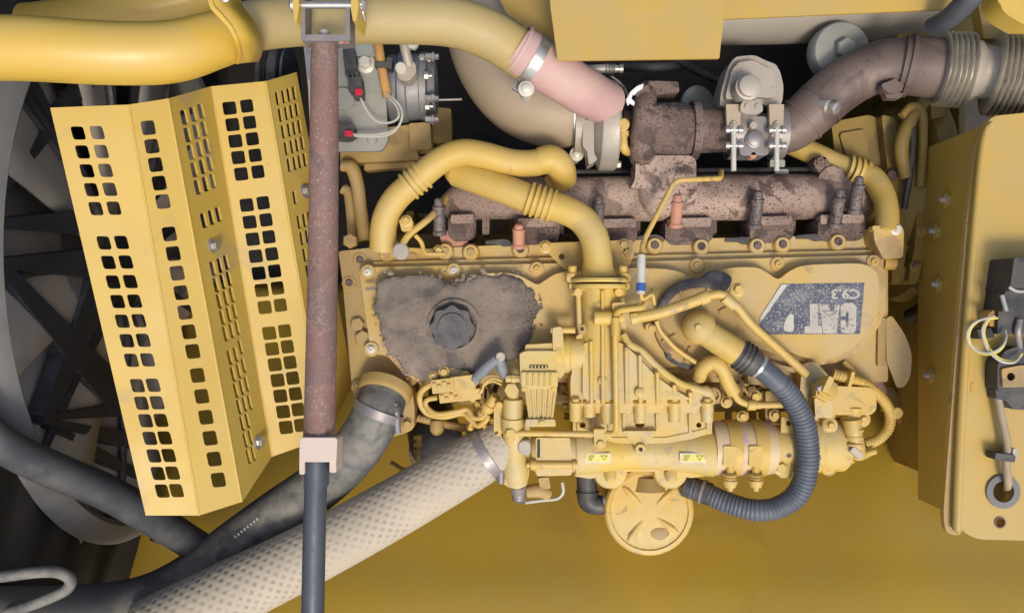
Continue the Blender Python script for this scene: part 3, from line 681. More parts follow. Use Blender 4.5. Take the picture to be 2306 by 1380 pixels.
# ------------------------------------------------------------------ exhaust throttle valve between two clamps
t = thing('exhaust_valve', 'dark cast exhaust valve body with grey actuator between two clamps', 'valve', W(1695, 300, -.12))
lathe('valve_body', W(1640, 300, zt), AX, [(46, 0), (52, 4), (52, 18), (44, 22), (44, 92), (52, 98), (52, 116), (46, 120)], kt, 'steelgrey', t, 36)
plate('valve_face', rnd([(1668, 262), (1728, 262), (1732, 350), (1665, 350)], 10), zt + .05, .06, 'steelgrey', t, bevel=.006)
lathe('spindle_boss', W(1699, 313, zt + .055), UP, [(22, -10), (20, 0), (17, 1), (17, 5), (12, 8)], kt, 'steelgrey', t, 24)
disc('spindle_pin', 1698, 281, zt + .07, 9, 26, 'castalu', t); disc('spindle_pin', 1697, 349, zt + .05, 8, 26, 'orangerust', t)
plate('bridge', rnd([(1667, 240), (1672, 228), (1712, 226), (1718, 240), (1718, 252), (1704, 258), (1682, 258), (1668, 252)], 5), zt + .075, .07, 'castalu', t, bevel=.003)
for x in (1682, 1706): bolt(t, x, 239, zt + .076, 6, 'castalu', 'round')
ac = rnd([(1620, 240), (1624, 205), (1640, 150), (1655, 128), (1700, 124), (1722, 136), (1750, 146), (1758, 165), (1765, 195), (1762, 230), (1752, 242), (1700, 232), (1660, 238)], 12)
plate('actuator_base', ac, zt + .035, .07, 'castalu', t, bevel=.005)
ac2 = rnd([(1632, 225), (1648, 158), (1662, 140), (1698, 136), (1718, 148), (1742, 158), (1750, 190), (1746, 222), (1700, 218), (1660, 222)], 12)
plate('actuator_lid', ac2, zt + .052, .03, 'castalu', t, bevel=.006)
lathe('actuator_knob', W(1690, 192, zt + .10), UP, [(30, -52), (28, -14), (23, -12), (23, -2), (20, 0)], kt, 'castalu', t, 32)
for x in (1652, 1749):
    c = thing('band_clamp', 'V-band clamp with T-bolt, ' + ('beside the turbine outlet' if x < 1700 else 'at the rusty exhaust elbow'), 'clamp', W(x, 300, zt - .07), 'V-band clamps on the exhaust valve')
    ring('band', x, 300, zt, AX, 54, 26, 5, 'steelgrey', c)
    plate('heat_tab', rnd([(x - 17, 235), (x + 17, 235), (x + 15, 285), (x - 15, 285)], 3), zt + .064, .012, 'tanpipe', c)
    for y in (293, 328):
        lathe('trunnion', W(x - 19, y, zt + .066), AX, [(5, -1), (8, 1), (8, 9), (5, 11), (5, 27), (8, 29), (8, 37), (5, 39)], kt, 'zinc', c, 14)
    bent('t_bolt', [(x, 275, zt + .066), (x, 385, zt + .066)], 6, 'palebolt', c)
    bolt(c, x, 285, zt + .066, 9, 'castalu', 'hex', AY, name='nut')

# ------------------------------------------------------------------ exhaust pipe and bellows
t = thing('exhaust_pipe', 'heat-stained brown exhaust elbow with steel bellows at the bulkhead', 'exhaust', W(1900, 220, -.1))
tube('elbow', [(1752, 300, zt, 50), (1785, 286, zt, 53), (1830, 250, zt + .005, 56), (1880, 205, zt + .015, 57), (1930, 172, zt + .03, 57), (1985, 150, zt + .045, 58), (2040, 146, zt + .06, 59)], 55, 'rustpipe', t, 30, 8)
for (px, py, z_, dx, dy) in ((1806, 270, zt, 38, -36), (1846, 236, zt + .008, 45, -45), (1960, 158, zt + .038, 55, -18)):
    ring('weld_bead', px, py, z_, dirp((px, py, z_), (px + dx, py + dy, z_ + .008)), 55.5, 6, 3, 'rustpipe', t)
tube('sleeve', [(2030, 146, zt + .06, 64), (2075, 150, zt + .07, 66), (2125, 156, zt + .08, 66)], 66, 'rustpipe', t, 32)
ring('sleeve_band', 2048, 148, zt + .064, dirp((2030, 146, zt + .06), (2125, 156, zt + .08)), 66, 10, 4, 'rustpipe', t)
bx = dirp((2110, 155, zt + .08), (2300, 176, zt + .11))
def bel(s, a): return 1 + .12 * math.sin(s * 2 * math.pi / .0098)
tube('bellows', [(2114, 156, zt + .08, 74), (2180, 160, zt + .09, 75)], 76, 'bellows', t, 36, mod=bel, step=.0011, straight=True)
tube('bellows_neck', [(2178, 160, zt + .09, 70), (2196, 161, zt + .092, 66), (2204, 162, zt + .094, 58), (2236, 164, zt + .098, 58), (2242, 164, zt + .098, 72)], 66, 'castalu', t, 32, straight=True)
tube('bellows', [(2232, 165, zt + .10, 84), (2345, 175, zt + .12, 86)], 84, 'bellows', t, 36, mod=bel, step=.0011, straight=True)
lathe('sensor_port', W(1862, 240, zt + .055), Vector((.55, -.35, .75)), [(16, -14), (16, 6), (11, 8), (11, 16), (14, 17), (14, 26), (9, 28)], k(zt), 'bellows', t, 14)
plate('bracket_ear', rnd([(1985, 190), (2015, 178), (2035, 190), (2032, 205), (2005, 212), (1988, 200)], 4), zt + .095, .025, 'rustpipe', t)
plate('bracket_ear', rnd([(1990, 205), (2035, 210), (2028, 222), (1998, 222)], 3), zt + .085, .02, 'rustpipe', t)

# ------------------------------------------------------------------ tank, box and odds at the top
t = thing('hood_box', 'flat ochre sheet metal panel hanging over the turbocharger', 'box', W(1430, 60, .12))
plate('box', rnd([(1228, -120), (1634, -120), (1634, 0), (1620, 132), (1256, 137), (1240, 20)], 3), .20, .006, 'ypanel', t, bevel=.003)
t = thing('side_gusset', 'dark ochre sloping gusset plate left of the sheet metal box', 'gusset', W(1180, 30, .0))
sheet('gusset', [(1095, -60), (1240, -60), (1258, 120), (1240, 110), (1140, 30)], W(1240, 60, .08), Vector((-.55, -.1, .83)).normalized(), .006, 'ypanel', t)
t = thing('muffler_tank', 'long rounded yellow tank along the bay edge right of the box', 'tank', W(1880, 0, .05))
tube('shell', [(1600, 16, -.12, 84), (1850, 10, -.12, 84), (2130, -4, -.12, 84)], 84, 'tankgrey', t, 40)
plate('top_seam', [(1610, -100), (2160, -120), (2160, 20), (1610, 44)], .115, .008, 'ypanel', t)
t = thing('grey_mount', 'grey domed rubber mount with hex bolt under the tank', 'mount', W(1897, 110, -.12))
lathe('dome', W(1897, 114, -.04), Vector((.05, -.05, 1)), [(66, -40), (66, -6), (62, 0), (30, 4), (10, 5)], k(-.04), 'greyplate', t, 36)
bolt(t, 1902, 112, -.034, 24, 'greyplate', 'hex')
t = tag(tube('rubber_strap', [(2100, 62, .12, 22), (2140, 40, .16, 24), (2190, -10, .2, 26), (2230, -60, .22, 26)], 24, 'rubber', None, 14), 'short black rubber hose crossing the end of the tank', 'hose')
t = thing('corner_panel', 'rounded yellow panel corner above the steel bellows', 'panel', W(2290, 10, .0))
plate('panel', rnd([(2246, -80), (2420, -80), (2420, 58), (2306, 56), (2262, 30, 25), (2246, 4, 20)], 6), .22, .05, 'yclean', t, bevel=.006)
plate('lower_flange', rnd([(2190, -60), (2420, -60), (2420, 90), (2215, 88), (2212, 60)], 6), .05, .03, 'ypanel', t, bevel=.003)
t = thing('bulkhead_shelf', 'dark yellow shelf with small fittings behind the exhaust pipe', 'shelf', W(2080, 80, -.3))
plate('shelf', rect(2020, 40, 2230, 96, 4), -.10, .04, 'ypanel', t)
for i in range(4): bolt(t, 2038 + i * 24, 62 + (i % 2) * 5, -.098, 8, ('palebolt', 'ypanel')[i % 2], 'nut')
for i, (a, b) in enumerate((((1500, 118, -.28), (1640, 190, -.30)), ((1400, 150, -.3), (1560, 146, -.3)), ((1960, 60, -.3), (2060, 110, -.32)))):
    tag(bent('deep_hose', [a, ((a[0] + b[0]) / 2, (a[1] + b[1]) / 2 + 4, -.27), b], 11, 'rubber', None), ('dark hose deep behind the turbine port', 'dark hose deep under the sheet metal box', 'dark hose deep under the tank end')[i], 'hose', 'dark hoses deep in the bay')
# ------------------------------------------------------------------ cylinder head and front housing
zh = -.05
t = thing('cylinder_head', 'long ochre cylinder head casting between manifold and valve cover', 'cylinder head', W(1400, 700, -.26))
plate('casting', rnd([(830, 552), (960, 560), (1230, 546), (1440, 540), (1660, 535), (1960, 528), (2034, 540), (2034, 575), (2000, 590), (2000, 860), (830, 860)], 8), zh, .20, 'ycover', t, bevel=.004)
plate('upper_ledge', rnd([(838, 590), (1990, 562), (1990, 600), (838, 620)], 4), zh + .012, .014, 'ycover', t, bevel=.003)
plate('corner_boss', rnd([(1966, 512), (2030, 508), (2036, 520), (2034, 580), (1990, 584), (1970, 545)], 8), zh + .05, .10, 'ycover', t, bevel=.005)
for x, y in ((872, 572), (1002, 566), (1060, 568), (1172, 562), (1475, 553), (1580, 556), (1706, 554), (1763, 551), (1888, 545)):
    c = lathe('bolt_boss', W(x, y, zh + .012), UP, [(21, -16), (19, -4), (16, 0)], k(zh), 'ycover', t, 22)
    bolt(c, x, y - 1, zh + .012, 9, 'rustdark' if x > 1100 else 'ydirty', 'round')
lathe('side_plug', W(1998, 592, zh + .0), AX, [(16, -10), (16, 14), (13, 18)], k(zh), 'ycover', t, 18)
t = thing('front_housing', 'grimy ochre front timing housing with big hex bolts by the rod', 'housing', W(830, 720, -.3))
plate('casting', rnd([(762, 566), (850, 556), (940, 572), (942, 860), (930, 868), (792, 866), (772, 640)], 6), -.046, .22, 'ydirty', t, bevel=.004)
for x, y in ((810, 585), (786, 637)):
    c = disc('recess_ring', x, y, -.044, 17, 10, 'ydirty', t); bolt(c, x, y, -.0435, 8, 'rustdark', 'round')
bolt(t, 820, 762, -.045, 20, 'ydirty', 'hex'); bolt(t, 806, 730, -.045, 16, 'ydirty', 'hex')

# ------------------------------------------------------------------ valve cover
V = thing('valve_cover', 'yellow scalloped valve cover with worn decal and sooty oil filler end', 'valve cover', W(1400, 700, -.05))
fl = rnd([(808, 602, 14), (1400, 590), (1986, 574, 16), (1995, 640), (1994, 700), (1980, 735), (1936, 792), (1880, 818), (1830, 823), (1770, 805), (1700, 782), (1640, 800), (1560, 838), (1300, 850), (1010, 868), (950, 864), (905, 838), (872, 800), (836, 796), (822, 700)], 10)
plate('flange', fl, -.022, .022, 'ycover', V, bevel=.004)
top = [(846, 650), (856, 632), (900, 622), (960, 620), (998, 630), (1022, 642), (1048, 630), (1080, 618), (1130, 614), (1168, 620), (1192, 632), (1212, 640), (1232, 628), (1270, 612), (1400, 604), (1500, 606), (1545, 618), (1570, 634), (1596, 618), (1640, 604), (1700, 602), (1728, 614), (1752, 628), (1776, 612), (1810, 598), (1880, 594), (1940, 594), (1966, 606), (1978, 626), (1979, 690), (1964, 728), (1924, 780), (1876, 804), (1832, 808), (1780, 794), (1710, 768), (1640, 786), (1560, 822), (1300, 836), (1010, 850), (940, 848), (906, 822), (880, 784), (862, 730), (850, 690)]
plate('dome', [tuple(p) for p in spl(top, 3, True)], .006, .03, 'ycover', V, bevel=.007)
for x, y in ((828, 612), (1022, 609), (1209, 606), (1570, 598), (1752, 595), (1968, 590), (1966, 712), (836, 786), (1068, 840)):
    c = disc('bolt_pad', x, y, -.018, 17, 8, 'ycover', V); bolt(c, x, y, -.0175, 8, 'ypaint' if x > 1100 else 'palebolt', 'socket')
plate('hollow_edge', rnd([(1700, 800), (1760, 822), (1830, 838), (1800, 842), (1690, 812)], 4), -.03, .02, 'ycover', V)
def lumpy(name, outline, z, amp, mat, parent, step=7, skirt=.012, seed=0, crater=None):
    xs = [p[0] for p in outline]; ys = [p[1] for p in outline]; pts = [Vector(p[:2]) for p in outline]; n0 = len(pts)
    y = min(ys)
    while y < max(ys):
        x = min(xs)
        while x < max(xs):
            q = (x + random.uniform(-1.5, 1.5), y + random.uniform(-1.5, 1.5))
            if inside(q, outline) and min((Vector(q) - p).length for p in pts[:n0]) > step * .6: pts.append(Vector(q))
            x += step
        y += step
    v, e, f, *_ = delaunay_2d_cdt(pts, [(i, (i + 1) % n0) for i in range(n0)], [], 1, 1e-4)
    vs = []; L = len(v)
    for q in v:
        d = min((q - p).length for p in pts[:n0])
        h = amp * (mnoise.noise((q.x * .025, q.y * .025, seed)) * .8 + mnoise.noise((q.x * .09, q.y * .09, seed + 3)) * .5) + .006 * min(1, d / 14)
        if crater:
            dd = math.hypot(q.x - crater[0], q.y - crater[1]); h -= crater[3] * max(0, 1 - (dd / crater[2]) ** 4)
        vs.append(W(q.x, q.y, z + h))
    fs = []; ed = {}
    for tr in f:
        c = sum((v[i] for i in tr), Vector((0, 0))) / 3
        if inside(c, outline):
            tr = list(tr)
            if (v[tr[1]] - v[tr[0]]).cross(v[tr[2]] - v[tr[0]]) > 0: tr = tr[::-1]
            fs.append(tuple(tr))
            for i in range(3): ed[(tr[i], tr[(i + 1) % 3])] = 1
    vs2 = vs + [p - UP * skirt for p in vs]
    for (a, b) in list(ed):
        if (b, a) not in ed: fs.append((a, a + L, b + L, b))
    return from_data(name, vs2, fs, mat, parent, 70)
fo = [(846, 645), (862, 626), (900, 620), (950, 617), (990, 624), (1022, 640), (1050, 630), (1066, 625), (1078, 619), (1112, 622), (1140, 617), (1172, 628), (1186, 642), (1203, 656), (1207, 676), (1214, 690), (1209, 712), (1198, 728), (1201, 750), (1192, 766), (1194, 782), (1180, 792), (1172, 806), (1150, 812), (1118, 816), (1092, 830), (1070, 840), (1046, 836), (1020, 826), (1002, 840), (985, 852), (950, 854), (925, 846), (905, 826), (892, 806), (874, 794), (866, 770), (858, 742), (852, 716), (840, 694), (848, 672)]
fo2 = []
for p in spl(fo, 4, True): fo2.append((p.x + random.uniform(-2.4, 2.4), p.y + random.uniform(-2.4, 2.4)))
FO = lumpy('soot_crust', fo2, .008, .004, 'foam', V, 8, .014, 1, (1022, 738, 66, .005))
fv, ff = [], []
for q in range(150):
    p = random.choice(fo2); sz = random.uniform(1.2, 5.5) * (1 if q % 3 else .6); cx, cy = p[0] + random.gauss(0, 9), p[1] + random.gauss(0, 8)
    n = random.randint(5, 7); b = len(fv); zz = .0092 + random.uniform(0, .003)
    for i in range(n):
        a = 2 * math.pi * i / n; r_ = sz * random.uniform(.55, 1.2); fv.append(W(cx + r_ * math.cos(a) * 1.3, cy + r_ * math.sin(a), zz))
    for i in range(n):
        a = 2 * math.pi * i / n; fv.append(fv[b + i] - UP * .006)
    ff.append(tuple(range(b + n - 1, b - 1, -1)))
    for i in range(n): ff.append((b + i, b + (i + 1) % n, b + n + (i + 1) % n, b + n + i))
SF = from_data('soot_flakes', fv, ff, 'foam', V); SF['kind'] = 'stuff'
FO['label'] = 'sooty black and brown oil crust around the filler cap'
cap = [(1018 + (48 + 3.5 * math.cos(8 * a)) * math.cos(a), 738 + (48 + 3.5 * math.cos(8 * a)) * math.sin(a)) for a in [2 * math.pi * i / 64 for i in range(64)]]
ring('filler_collar', 1022, 733, .012, UP, 52, 16, 8, 'foam', V)
C = plate('oil_filler_cap', cap, .038, .034, 'capblack', V, bevel=.004); C['label'] = 'black lobed oil filler cap'
plate('cap_top', circ(1018, 738, 33, 28), .042, .006, 'capblack', C, bevel=.002)
disc('vent_nut', 1034, 812, .012, 20, 18, 'capblack', V)
# decal
zd = .0068
D = plate('decal', [(1759, 639), (1947, 637), (1937, 752), (1723, 753), (1711, 742), (1711, 713)], zd, .0006, 'decal', V, bevel=0); D['label'] = 'worn blue-black maker decal, upside down to the viewer'
plate('decal_stripe', [(1760, 640.5), (1774, 640.5), (1726, 708), (1712, 726), (1712.5, 713)], zd + .0004, .0003, 'decalpale', D, bevel=0)
def ink(name, pl, m='decalletter'): return plate(name, pl, zd + .0005, .0004, m, D, bevel=0)
ink('letter_c', rnd([(1893, 721), (1905, 721), (1905, 736), (1911, 736), (1911, 700), (1905, 700), (1905, 712), (1893, 712), (1893, 690), (1901, 682), (1920, 681), (1929, 690), (1928, 741), (1920, 750), (1900, 750), (1893, 744)], 3, 2))
ink('letter_a', [(1845, 686), (1868, 686), (1868, 698), (1879, 698), (1880, 686), (1891, 686), (1884, 750), (1854, 750)])
ink('letter_t', [(1824, 684), (1842, 684), (1842, 733), (1851, 733), (1851, 750), (1812, 750), (1812, 735), (1824, 733)])
plate('triangle', [(1849, 699), (1888, 699), (1868.5, 713)], zd + .0009, .0003, 'decal', D, bevel=0)
plate('triangle_inner', [(1855, 701), (1882, 701), (1868.5, 710)], zd + .0013, .0003, 'decalletter', D, bevel=0)
text_mesh('model_number', 'C9.3', 1904, 661, zd + .0007, 21, 'decalletter', D, 180, 1.15, .035)
for q_, (px_, py_, rx_, ry_) in enumerate(((1800, 668, 26, 12), (1776, 682, 16, 10), (1848, 655, 10, 5), (1752, 728, 12, 7))):
    plate('worn_patch', [(px_ + rx_ * random.uniform(.6, 1.15) * math.cos(2 * math.pi * i / 18), py_ + ry_ * random.uniform(.6, 1.15) * math.sin(2 * math.pi * i / 18)) for i in range(18)], zd + .0002 + q_ * .00003, .0004, 'decalworn', D, bevel=0)
ink('worn_patch', rnd([(1778, 706), (1787, 708), (1788, 745), (1776, 748), (1764, 742), (1768, 722)], 6), 'decalpale')
text_mesh('faded_word', 'ACERT', 1828, 661, zd + .0006, 16, 'decalworn', D, 180, 1.1, .01)

# ------------------------------------------------------------------ exhaust manifold
zm = -.085
E = thing('exhaust_manifold', 'speckled rusty cast exhaust manifold running along the cylinder head', 'manifold', W(1450, 470, zm - .08))
tube('log', [(1012, 470, zm - .02, 34), (1060, 450, zm, 46), (1160, 446, zm + .005, 48), (1300, 450, zm + .005, 50), (1500, 446, zm + .005, 52), (1700, 444, zm + .005, 52), (1850, 444, zm, 50), (1905, 450, zm - .01, 44), (1935, 480, zm - .03, 36)], 50, 'rustmanifold', E, 32, 7)
plate('end_hump', rnd([(1838, 410), (1850, 385), (1872, 372), (1896, 378), (1908, 405), (1920, 450), (1850, 450)], 12), zm + .035, .06, 'rustmanifold', E, bevel=.012)
plate('end_lug', rnd([(1832, 372), (1836, 352), (1856, 350), (1866, 362), (1872, 380), (1850, 396)], 8), zm + .03, .04, 'rustdark', E, bevel=.004)
bolt(E, 1845, 362, zm + .031, 8, 'rustdark', 'socket')
ports = [(1040, 508, 62, 'o'), (1210, 516, 100, 'o'), (1380, 518, 110, 'd'), (1552, 516, 108, 'n'), (1738, 512, 98, 'o'), (1896, 508, 108, 'n')]
for i, (x, y, w, m_) in enumerate(ports):
    p = plate('port_flange', rnd([(x - w / 2, y - 18), (x + w / 2, y - 22), (x + w / 2, y + 20), (x + w / 2 - 14, y + 34), (x - w / 2 + 14, y + 36), (x - w / 2, y + 24)], 9), zm + .040, .10, 'rustdark', E, bevel=.006)
    plate('flange_step', rnd([(x - w / 2 + 6, y - 24), (x + w / 2 - 4, y - 26), (x + w / 2 - 4, y - 6), (x - w / 2 + 6, y - 4)], 5), zm + .052, .03, 'rustmanifold', p, bevel=.004)
    plate('port_neck', rnd([(x - w * .42, y - 60), (x + w * .42, y - 60), (x + w * .46, y - 12), (x - w * .46, y - 12)], 8), zm + .032, .08, 'rustdark', p, bevel=.01)
for xa, xb in ((1100, 1160), (1268, 1322), (1440, 1496), (1612, 1684), (1790, 1840)):
    for x in (xa - 6, xb + 6): plate('web', rnd([(x - 8, 470), (x + 8, 470), (x + 8, 528), (x - 8, 528)], 4), zm + .012, .07, 'rustdark', E, bevel=.004)
    plate('web_top', rnd([(xa - 14, 468), (xb + 14, 468), (xb + 14, 484), (xa - 14, 484)], 5), zm + .02, .07, 'rustdark', E, bevel=.004)
studs = [(990, 448, 522, 'studdark', 'pinkish'), (1168, 505, 552, 'orangerust', ''), (1346, 442, 518, 'studdark', ''), (1521, 440, 505, 'orangerust', ''), (1700, 432, 506, 'studdark', ''), (1881, 428, 504, 'studdark', ''), (1924, 400, 474, 'studdark', '')]
for (x, y0, y1, m_, _) in studs:
    zz = zm + .055; h = (y1 - y0)
    tl = Vector((0, .93, .36))
    lathe('stud_spacer', W(x, y1, zm + .058), tl, [(16, -6), (16, 2), (13.5, 4), (13.5, h * .70), (15, h * .72), (15, h * .80), (11, h * .82), (10, h * .98), (7, h * 1.04)], k(zz), m_, E, 18)
plate('pale_patch', rnd([(988, 520), (1040, 518), (1056, 545), (1040, 556), (996, 556)], 8), zm + .030, .05, 'orangerust', E, bevel=.006)
plate('pale_patch', rnd([(1154, 518), (1190, 516), (1198, 545), (1186, 555), (1156, 553)], 8), zm + .031, .05, 'orangerust', E, bevel=.006)
# black gasket tongues and bar behind the manifold
t = thing('heat_shield_bar', 'black double bar running behind the exhaust manifold', 'bar', W(1500, 390, -.13))
for y in (389, 403): bent('bar', [(1180, y, -.10), (1840, y - 6, -.10)], 7, 'blackplastic', t)
plate('sleeve', rect(1746, 381, 1776, 396, 3), -.08, .02, 'greyplate', t); plate('sleeve', rect(1734, 360, 1768, 376, 3), -.085, .02, 'greyplate', t)
GT = ['black gasket tongue beside the front manifold port under the feed pipe', 'black gasket tongue hidden partly behind the feed pipe bend', 'black gasket tongue just behind the thin yellow sensor line', 'black gasket tongue between the orange-spacer port and the next port', 'black gasket tongue next to the rear manifold port']
for i, (x, y) in enumerate(((1128, 540), (1290, 545), (1470, 530), (1668, 535), (1828, 528))):
    tag(plate('gasket_tongue', rnd([(x - 34, y + 2), (x + 8, y - 2), (x + 24, y + 4), (x + 28, y + 14), (x + 6, y + 16), (x - 6, y + 10), (x - 36, y + 10)], 4), zh + .004, .01, 'blackplastic', None), GT[i], 'gasket', 'gasket tongues along the head')

# ------------------------------------------------------------------ yellow coolant pipes
def bellow_tube(name, label, pts, r, beads, group='yellow coolant pipes', end=None):
    t = thing(name, label, 'pipe', W(*pts[0][:2], pts[0][2] - .03), group)
    tube('pipe', pts, r, 'ypipe', t, 24, 9)
    for (x, y, z, dx, dy, n, rr) in beads:
        ax = dirp((x, y, z), (x + dx, y + dy, z)); L = math.hypot(dx, dy)
        for i in range(n):
            f = (i - (n - 1) / 2) * 13
            ring('bellows_ring', x + dx / L * f, y + dy / L * f, z, ax, rr - 2, 7, 6, 'ypipe', t, 24)
    return t
t = bellow_tube('egr_pipe', 'S-curved yellow pipe with bellows rising from head front to block', [(862, 560, -.02), (866, 500, .0), (890, 450, .02), (938, 406, .035), (992, 362, .045), (1040, 344, .05), (1090, 350, .05), (1150, 366, .045), (1200, 368, .035), (1238, 358, .02)], 30, [(935, 408, .034, 54, -44, 4, 31)])
tube('end_elbow', [(1214, 364, .03, 31), (1240, 360, .03, 33), (1262, 376, .02, 32), (1268, 402, -.03, 31)], 31, 'ypipe', t, 22)
plate('end_flange', rnd([(1225, 396), (1262, 386), (1286, 396), (1284, 416), (1232, 420)], 8), -.03, .03, 'ypaint', t); bolt(t, 1266, 398, -.03, 9, 'ypaint'); bolt(t, 1240, 406, -.03, 9, 'ypaint')
plate('base_flange', rnd([(832, 540), (896, 540), (904, 556), (890, 566), (836, 566)], 8), -.028, .02, 'ydirty', t); bolt(t, 870, 550, -.027, 10, 'ydirty')
t = bellow_tube('egr_feed_pipe', 'thick yellow pipe with bellows bending down into the intake flange', [(1030, 388, .01), (1075, 404, .03), (1140, 428, .045), (1215, 456, .055), (1270, 472, .06), (1310, 494, .06), (1336, 530, .06), (1345, 575, .058), (1346, 600, .056, 35), (1347, 622, .055, 42)], 33, [(1218, 456, .056, 54, 18, 5, 35)])
tube('rounded_end', [(1052, 396, .02, 33), (1034, 389, .012, 32), (1022, 385, .0, 26), (1016, 384, -.01, 14)], 30, 'ypipe', t, 22)
t = bellow_tube('return_pipe', 'yellow pipe with bellows bending onto the rear corner of the head', [(1770, 318, -.12), (1830, 345, -.10), (1890, 372, -.085), (1935, 386, -.075), (1968, 402, -.06), (1990, 440, -.04), (1998, 480, -.02), (1998, 524, -.005)], 25, [(1928, 384, -.076, 40, 12, 4, 27)])
plate('end_flange', rnd([(1964, 508), (2030, 512), (2034, 526), (1990, 532), (1966, 520)], 6), .004, .02, 'ypaint', t); bolt(t, 2018, 516, .004, 9, 'palebolt')
for x, y in ((1022, 400), (1160, 424), (1300, 470)): pass
# bracket plate under the feed pipe
t = thing('pipe_bracket', 'flat triangular yellow bracket plate bolted under the feed pipe flange', 'bracket', W(1320, 570, -.03))
plate('bracket', rnd([(1212, 548), (1425, 540), (1428, 575), (1408, 618), (1285, 618), (1262, 598)], 5), -.005, .006, 'ypanel', t, holes=[circ(1265, 578, 7, 12)])
for x, y in ((1228, 556), (1405, 552), (1413, 570)): bolt(t, x, y, -.004, 10, 'ypaint')
# dipstick-like rod with round disc
t = thing('lifting_tag', 'small rod with round pale disc head by the front bolts', 'rod', W(905, 560, -.02))
disc('disc_head', 902, 566, .03, 19, 8, 'castalu', t); tube('rod', [(902, 562, .022), (920, 530, .02), (970, 488, .0), (1010, 440, -.08)], 8, 'ypaint', t, 12)
plate('clip', rnd([(898, 495), (915, 490), (932, 500), (926, 520), (905, 522)], 6), .026, .03, 'ypaint', t); bolt(t, 915, 498, .027, 9, 'ypaint')
bent('bent_strap', [(935, 530, .02), (950, 545, .015), (955, 572, -.02), (1000, 572, -.03)], 5, 'ypaint', t); bolt(t, 988, 565, -.035, 9, 'ypaint')
# ------------------------------------------------------------------ intake elbow casting
I = thing('intake_elbow', 'ribbed pale yellow intake casting standing over the valve cover', 'intake casting', W(1400, 860, -.05))
lathe('top_flange_upper', W(1350, 632, .055), AY, [(48, -5), (64, -4), (66, 0), (64, 5), (44, 6)], k(.055), 'yintake', I, 32)
lathe('top_flange_lower', W(1350, 645, .055), AY, [(44, -6), (62, -5), (63, 0), (62, 4), (46, 5)], k(.055), 'yintake', I, 32)
plate('flange_ears', rnd([(1276, 618), (1300, 612), (1400, 612), (1420, 618), (1421, 634), (1276, 636)], 7), .062, .03, 'yintake', I, bevel=.003)
plate('flange_ears', rnd([(1280, 639), (1418, 637), (1418, 652), (1284, 655)], 6), .06, .03, 'yintake', I, bevel=.003)
for x in (1289, 1403):
    lathe('flange_bolt', W(x, 614, .06), Vector((0, 1, .25)), [(15, -6), (15, 0), (11, 3), (10, 4), (10, 15), (8, 17)], k(.06), 'ypaint', I, 12)
    lathe('flange_nut', W(x + (6 if x < 1350 else -4), 652, .058), Vector((0, -1, .1)), [(11, 0), (11, 10), (7, 14)], k(.06), 'ypaint', I, 6)
tube('neck', [(1350, 640, .035, 46), (1352, 700, .035, 44), (1354, 780, .03, 48), (1356, 840, .02, 52)], 46, 'yintake', I, 28)
plate('neck_web', rnd([(1304, 650), (1400, 650), (1412, 700), (1408, 765), (1300, 765), (1300, 720)], 6), .04, .08, 'yintake', I, bevel=.008)
body = [(1286, 914), (1284, 860), (1294, 800), (1298, 752), (1404, 752), (1414, 772), (1444, 792), (1484, 832), (1530, 864), (1572, 880), (1596, 888), (1604, 914)]
plate('volute', rnd(body, 10), .048, .11, 'yintake', I, bevel=.016)
plate('volute_crown', rnd([(1312, 900), (1312, 770), (1400, 770), (1440, 806), (1474, 844), (1520, 878), (1560, 900)], 14), .062, .04, 'yintake', I, bevel=.012)
tube('sloping_rim', [(1404, 752, .05, 8), (1416, 774, .052, 9), (1446, 792, .052, 9), (1484, 830, .05, 9), (1530, 863, .048, 9), (1574, 878, .046, 10), (1590, 884, .042, 16), (1598, 905, .03, 15)], 9, 'yintake', I, 14)
for i, (x, y0, y1) in enumerate(((1331, 768, 908), (1357, 655, 908), (1384, 690, 908), (1410, 782, 908), (1441, 800, 908), (1480, 838, 908), (1518, 866, 908), (1554, 882, 908))):
    zt_ = (.068 if y0 > 700 else .0785)
    if x > 1500: zt_ = .062
    bent('rib', [(x, y0, zt_), (x + 1, y1, zt_ - (.006 if x < 1500 else .01))], 5, 'yintake', I, 10)
for x, y in ((1358, 858), (1441, 884), (1518, 884)):
    lathe('rib_boss', W(x, y, .07 if x < 1500 else .058), UP, [(12, -10), (11, 0), (7, 3)], k(.06), 'yintake', I, 16)
bent('side_rod', [(1302, 660, .075), (1305, 740, .075)], 6, 'yintake', I); disc('rod_eye', 1302, 658, .082, 10, 8, 'yintake', I); disc('rod_eye', 1394, 658, .078, 10, 14, 'yintake', I)
plate('black_eye', rnd([(1302, 732), (1318, 730), (1320, 752), (1304, 754)], 5), .082, .03, 'ydirty', I); bolt(I, 1311, 741, .0825, 4, 'dark', 'round')
lathe('side_port', W(1362, 716, .085), AX, [(12, -26), (16, -24), (16, 14), (12, 16), (12, 40)], k(.08), 'yintake', I, 20)
plate('port_block', rnd([(1378, 682), (1408, 680), (1412, 700), (1380, 706)], 5), .085, .05, 'yintake', I, bevel=.004)
lathe('small_fitting', W(1408, 690, .08), AX, [(9, 0), (9, 4), (6, 5), (6, 26), (9, 27), (9, 34)], k(.08), 'ypaint', I, 14)
plate('base_flange', rnd([(1283, 903), (1606, 903), (1608, 930), (1283, 930)], 6), .032, .06, 'yintake', I, bevel=.004)
plate('base_rail', rnd([(1300, 911), (1598, 911), (1598, 918), (1300, 918)], 2), .036, .01, 'yintake', I)
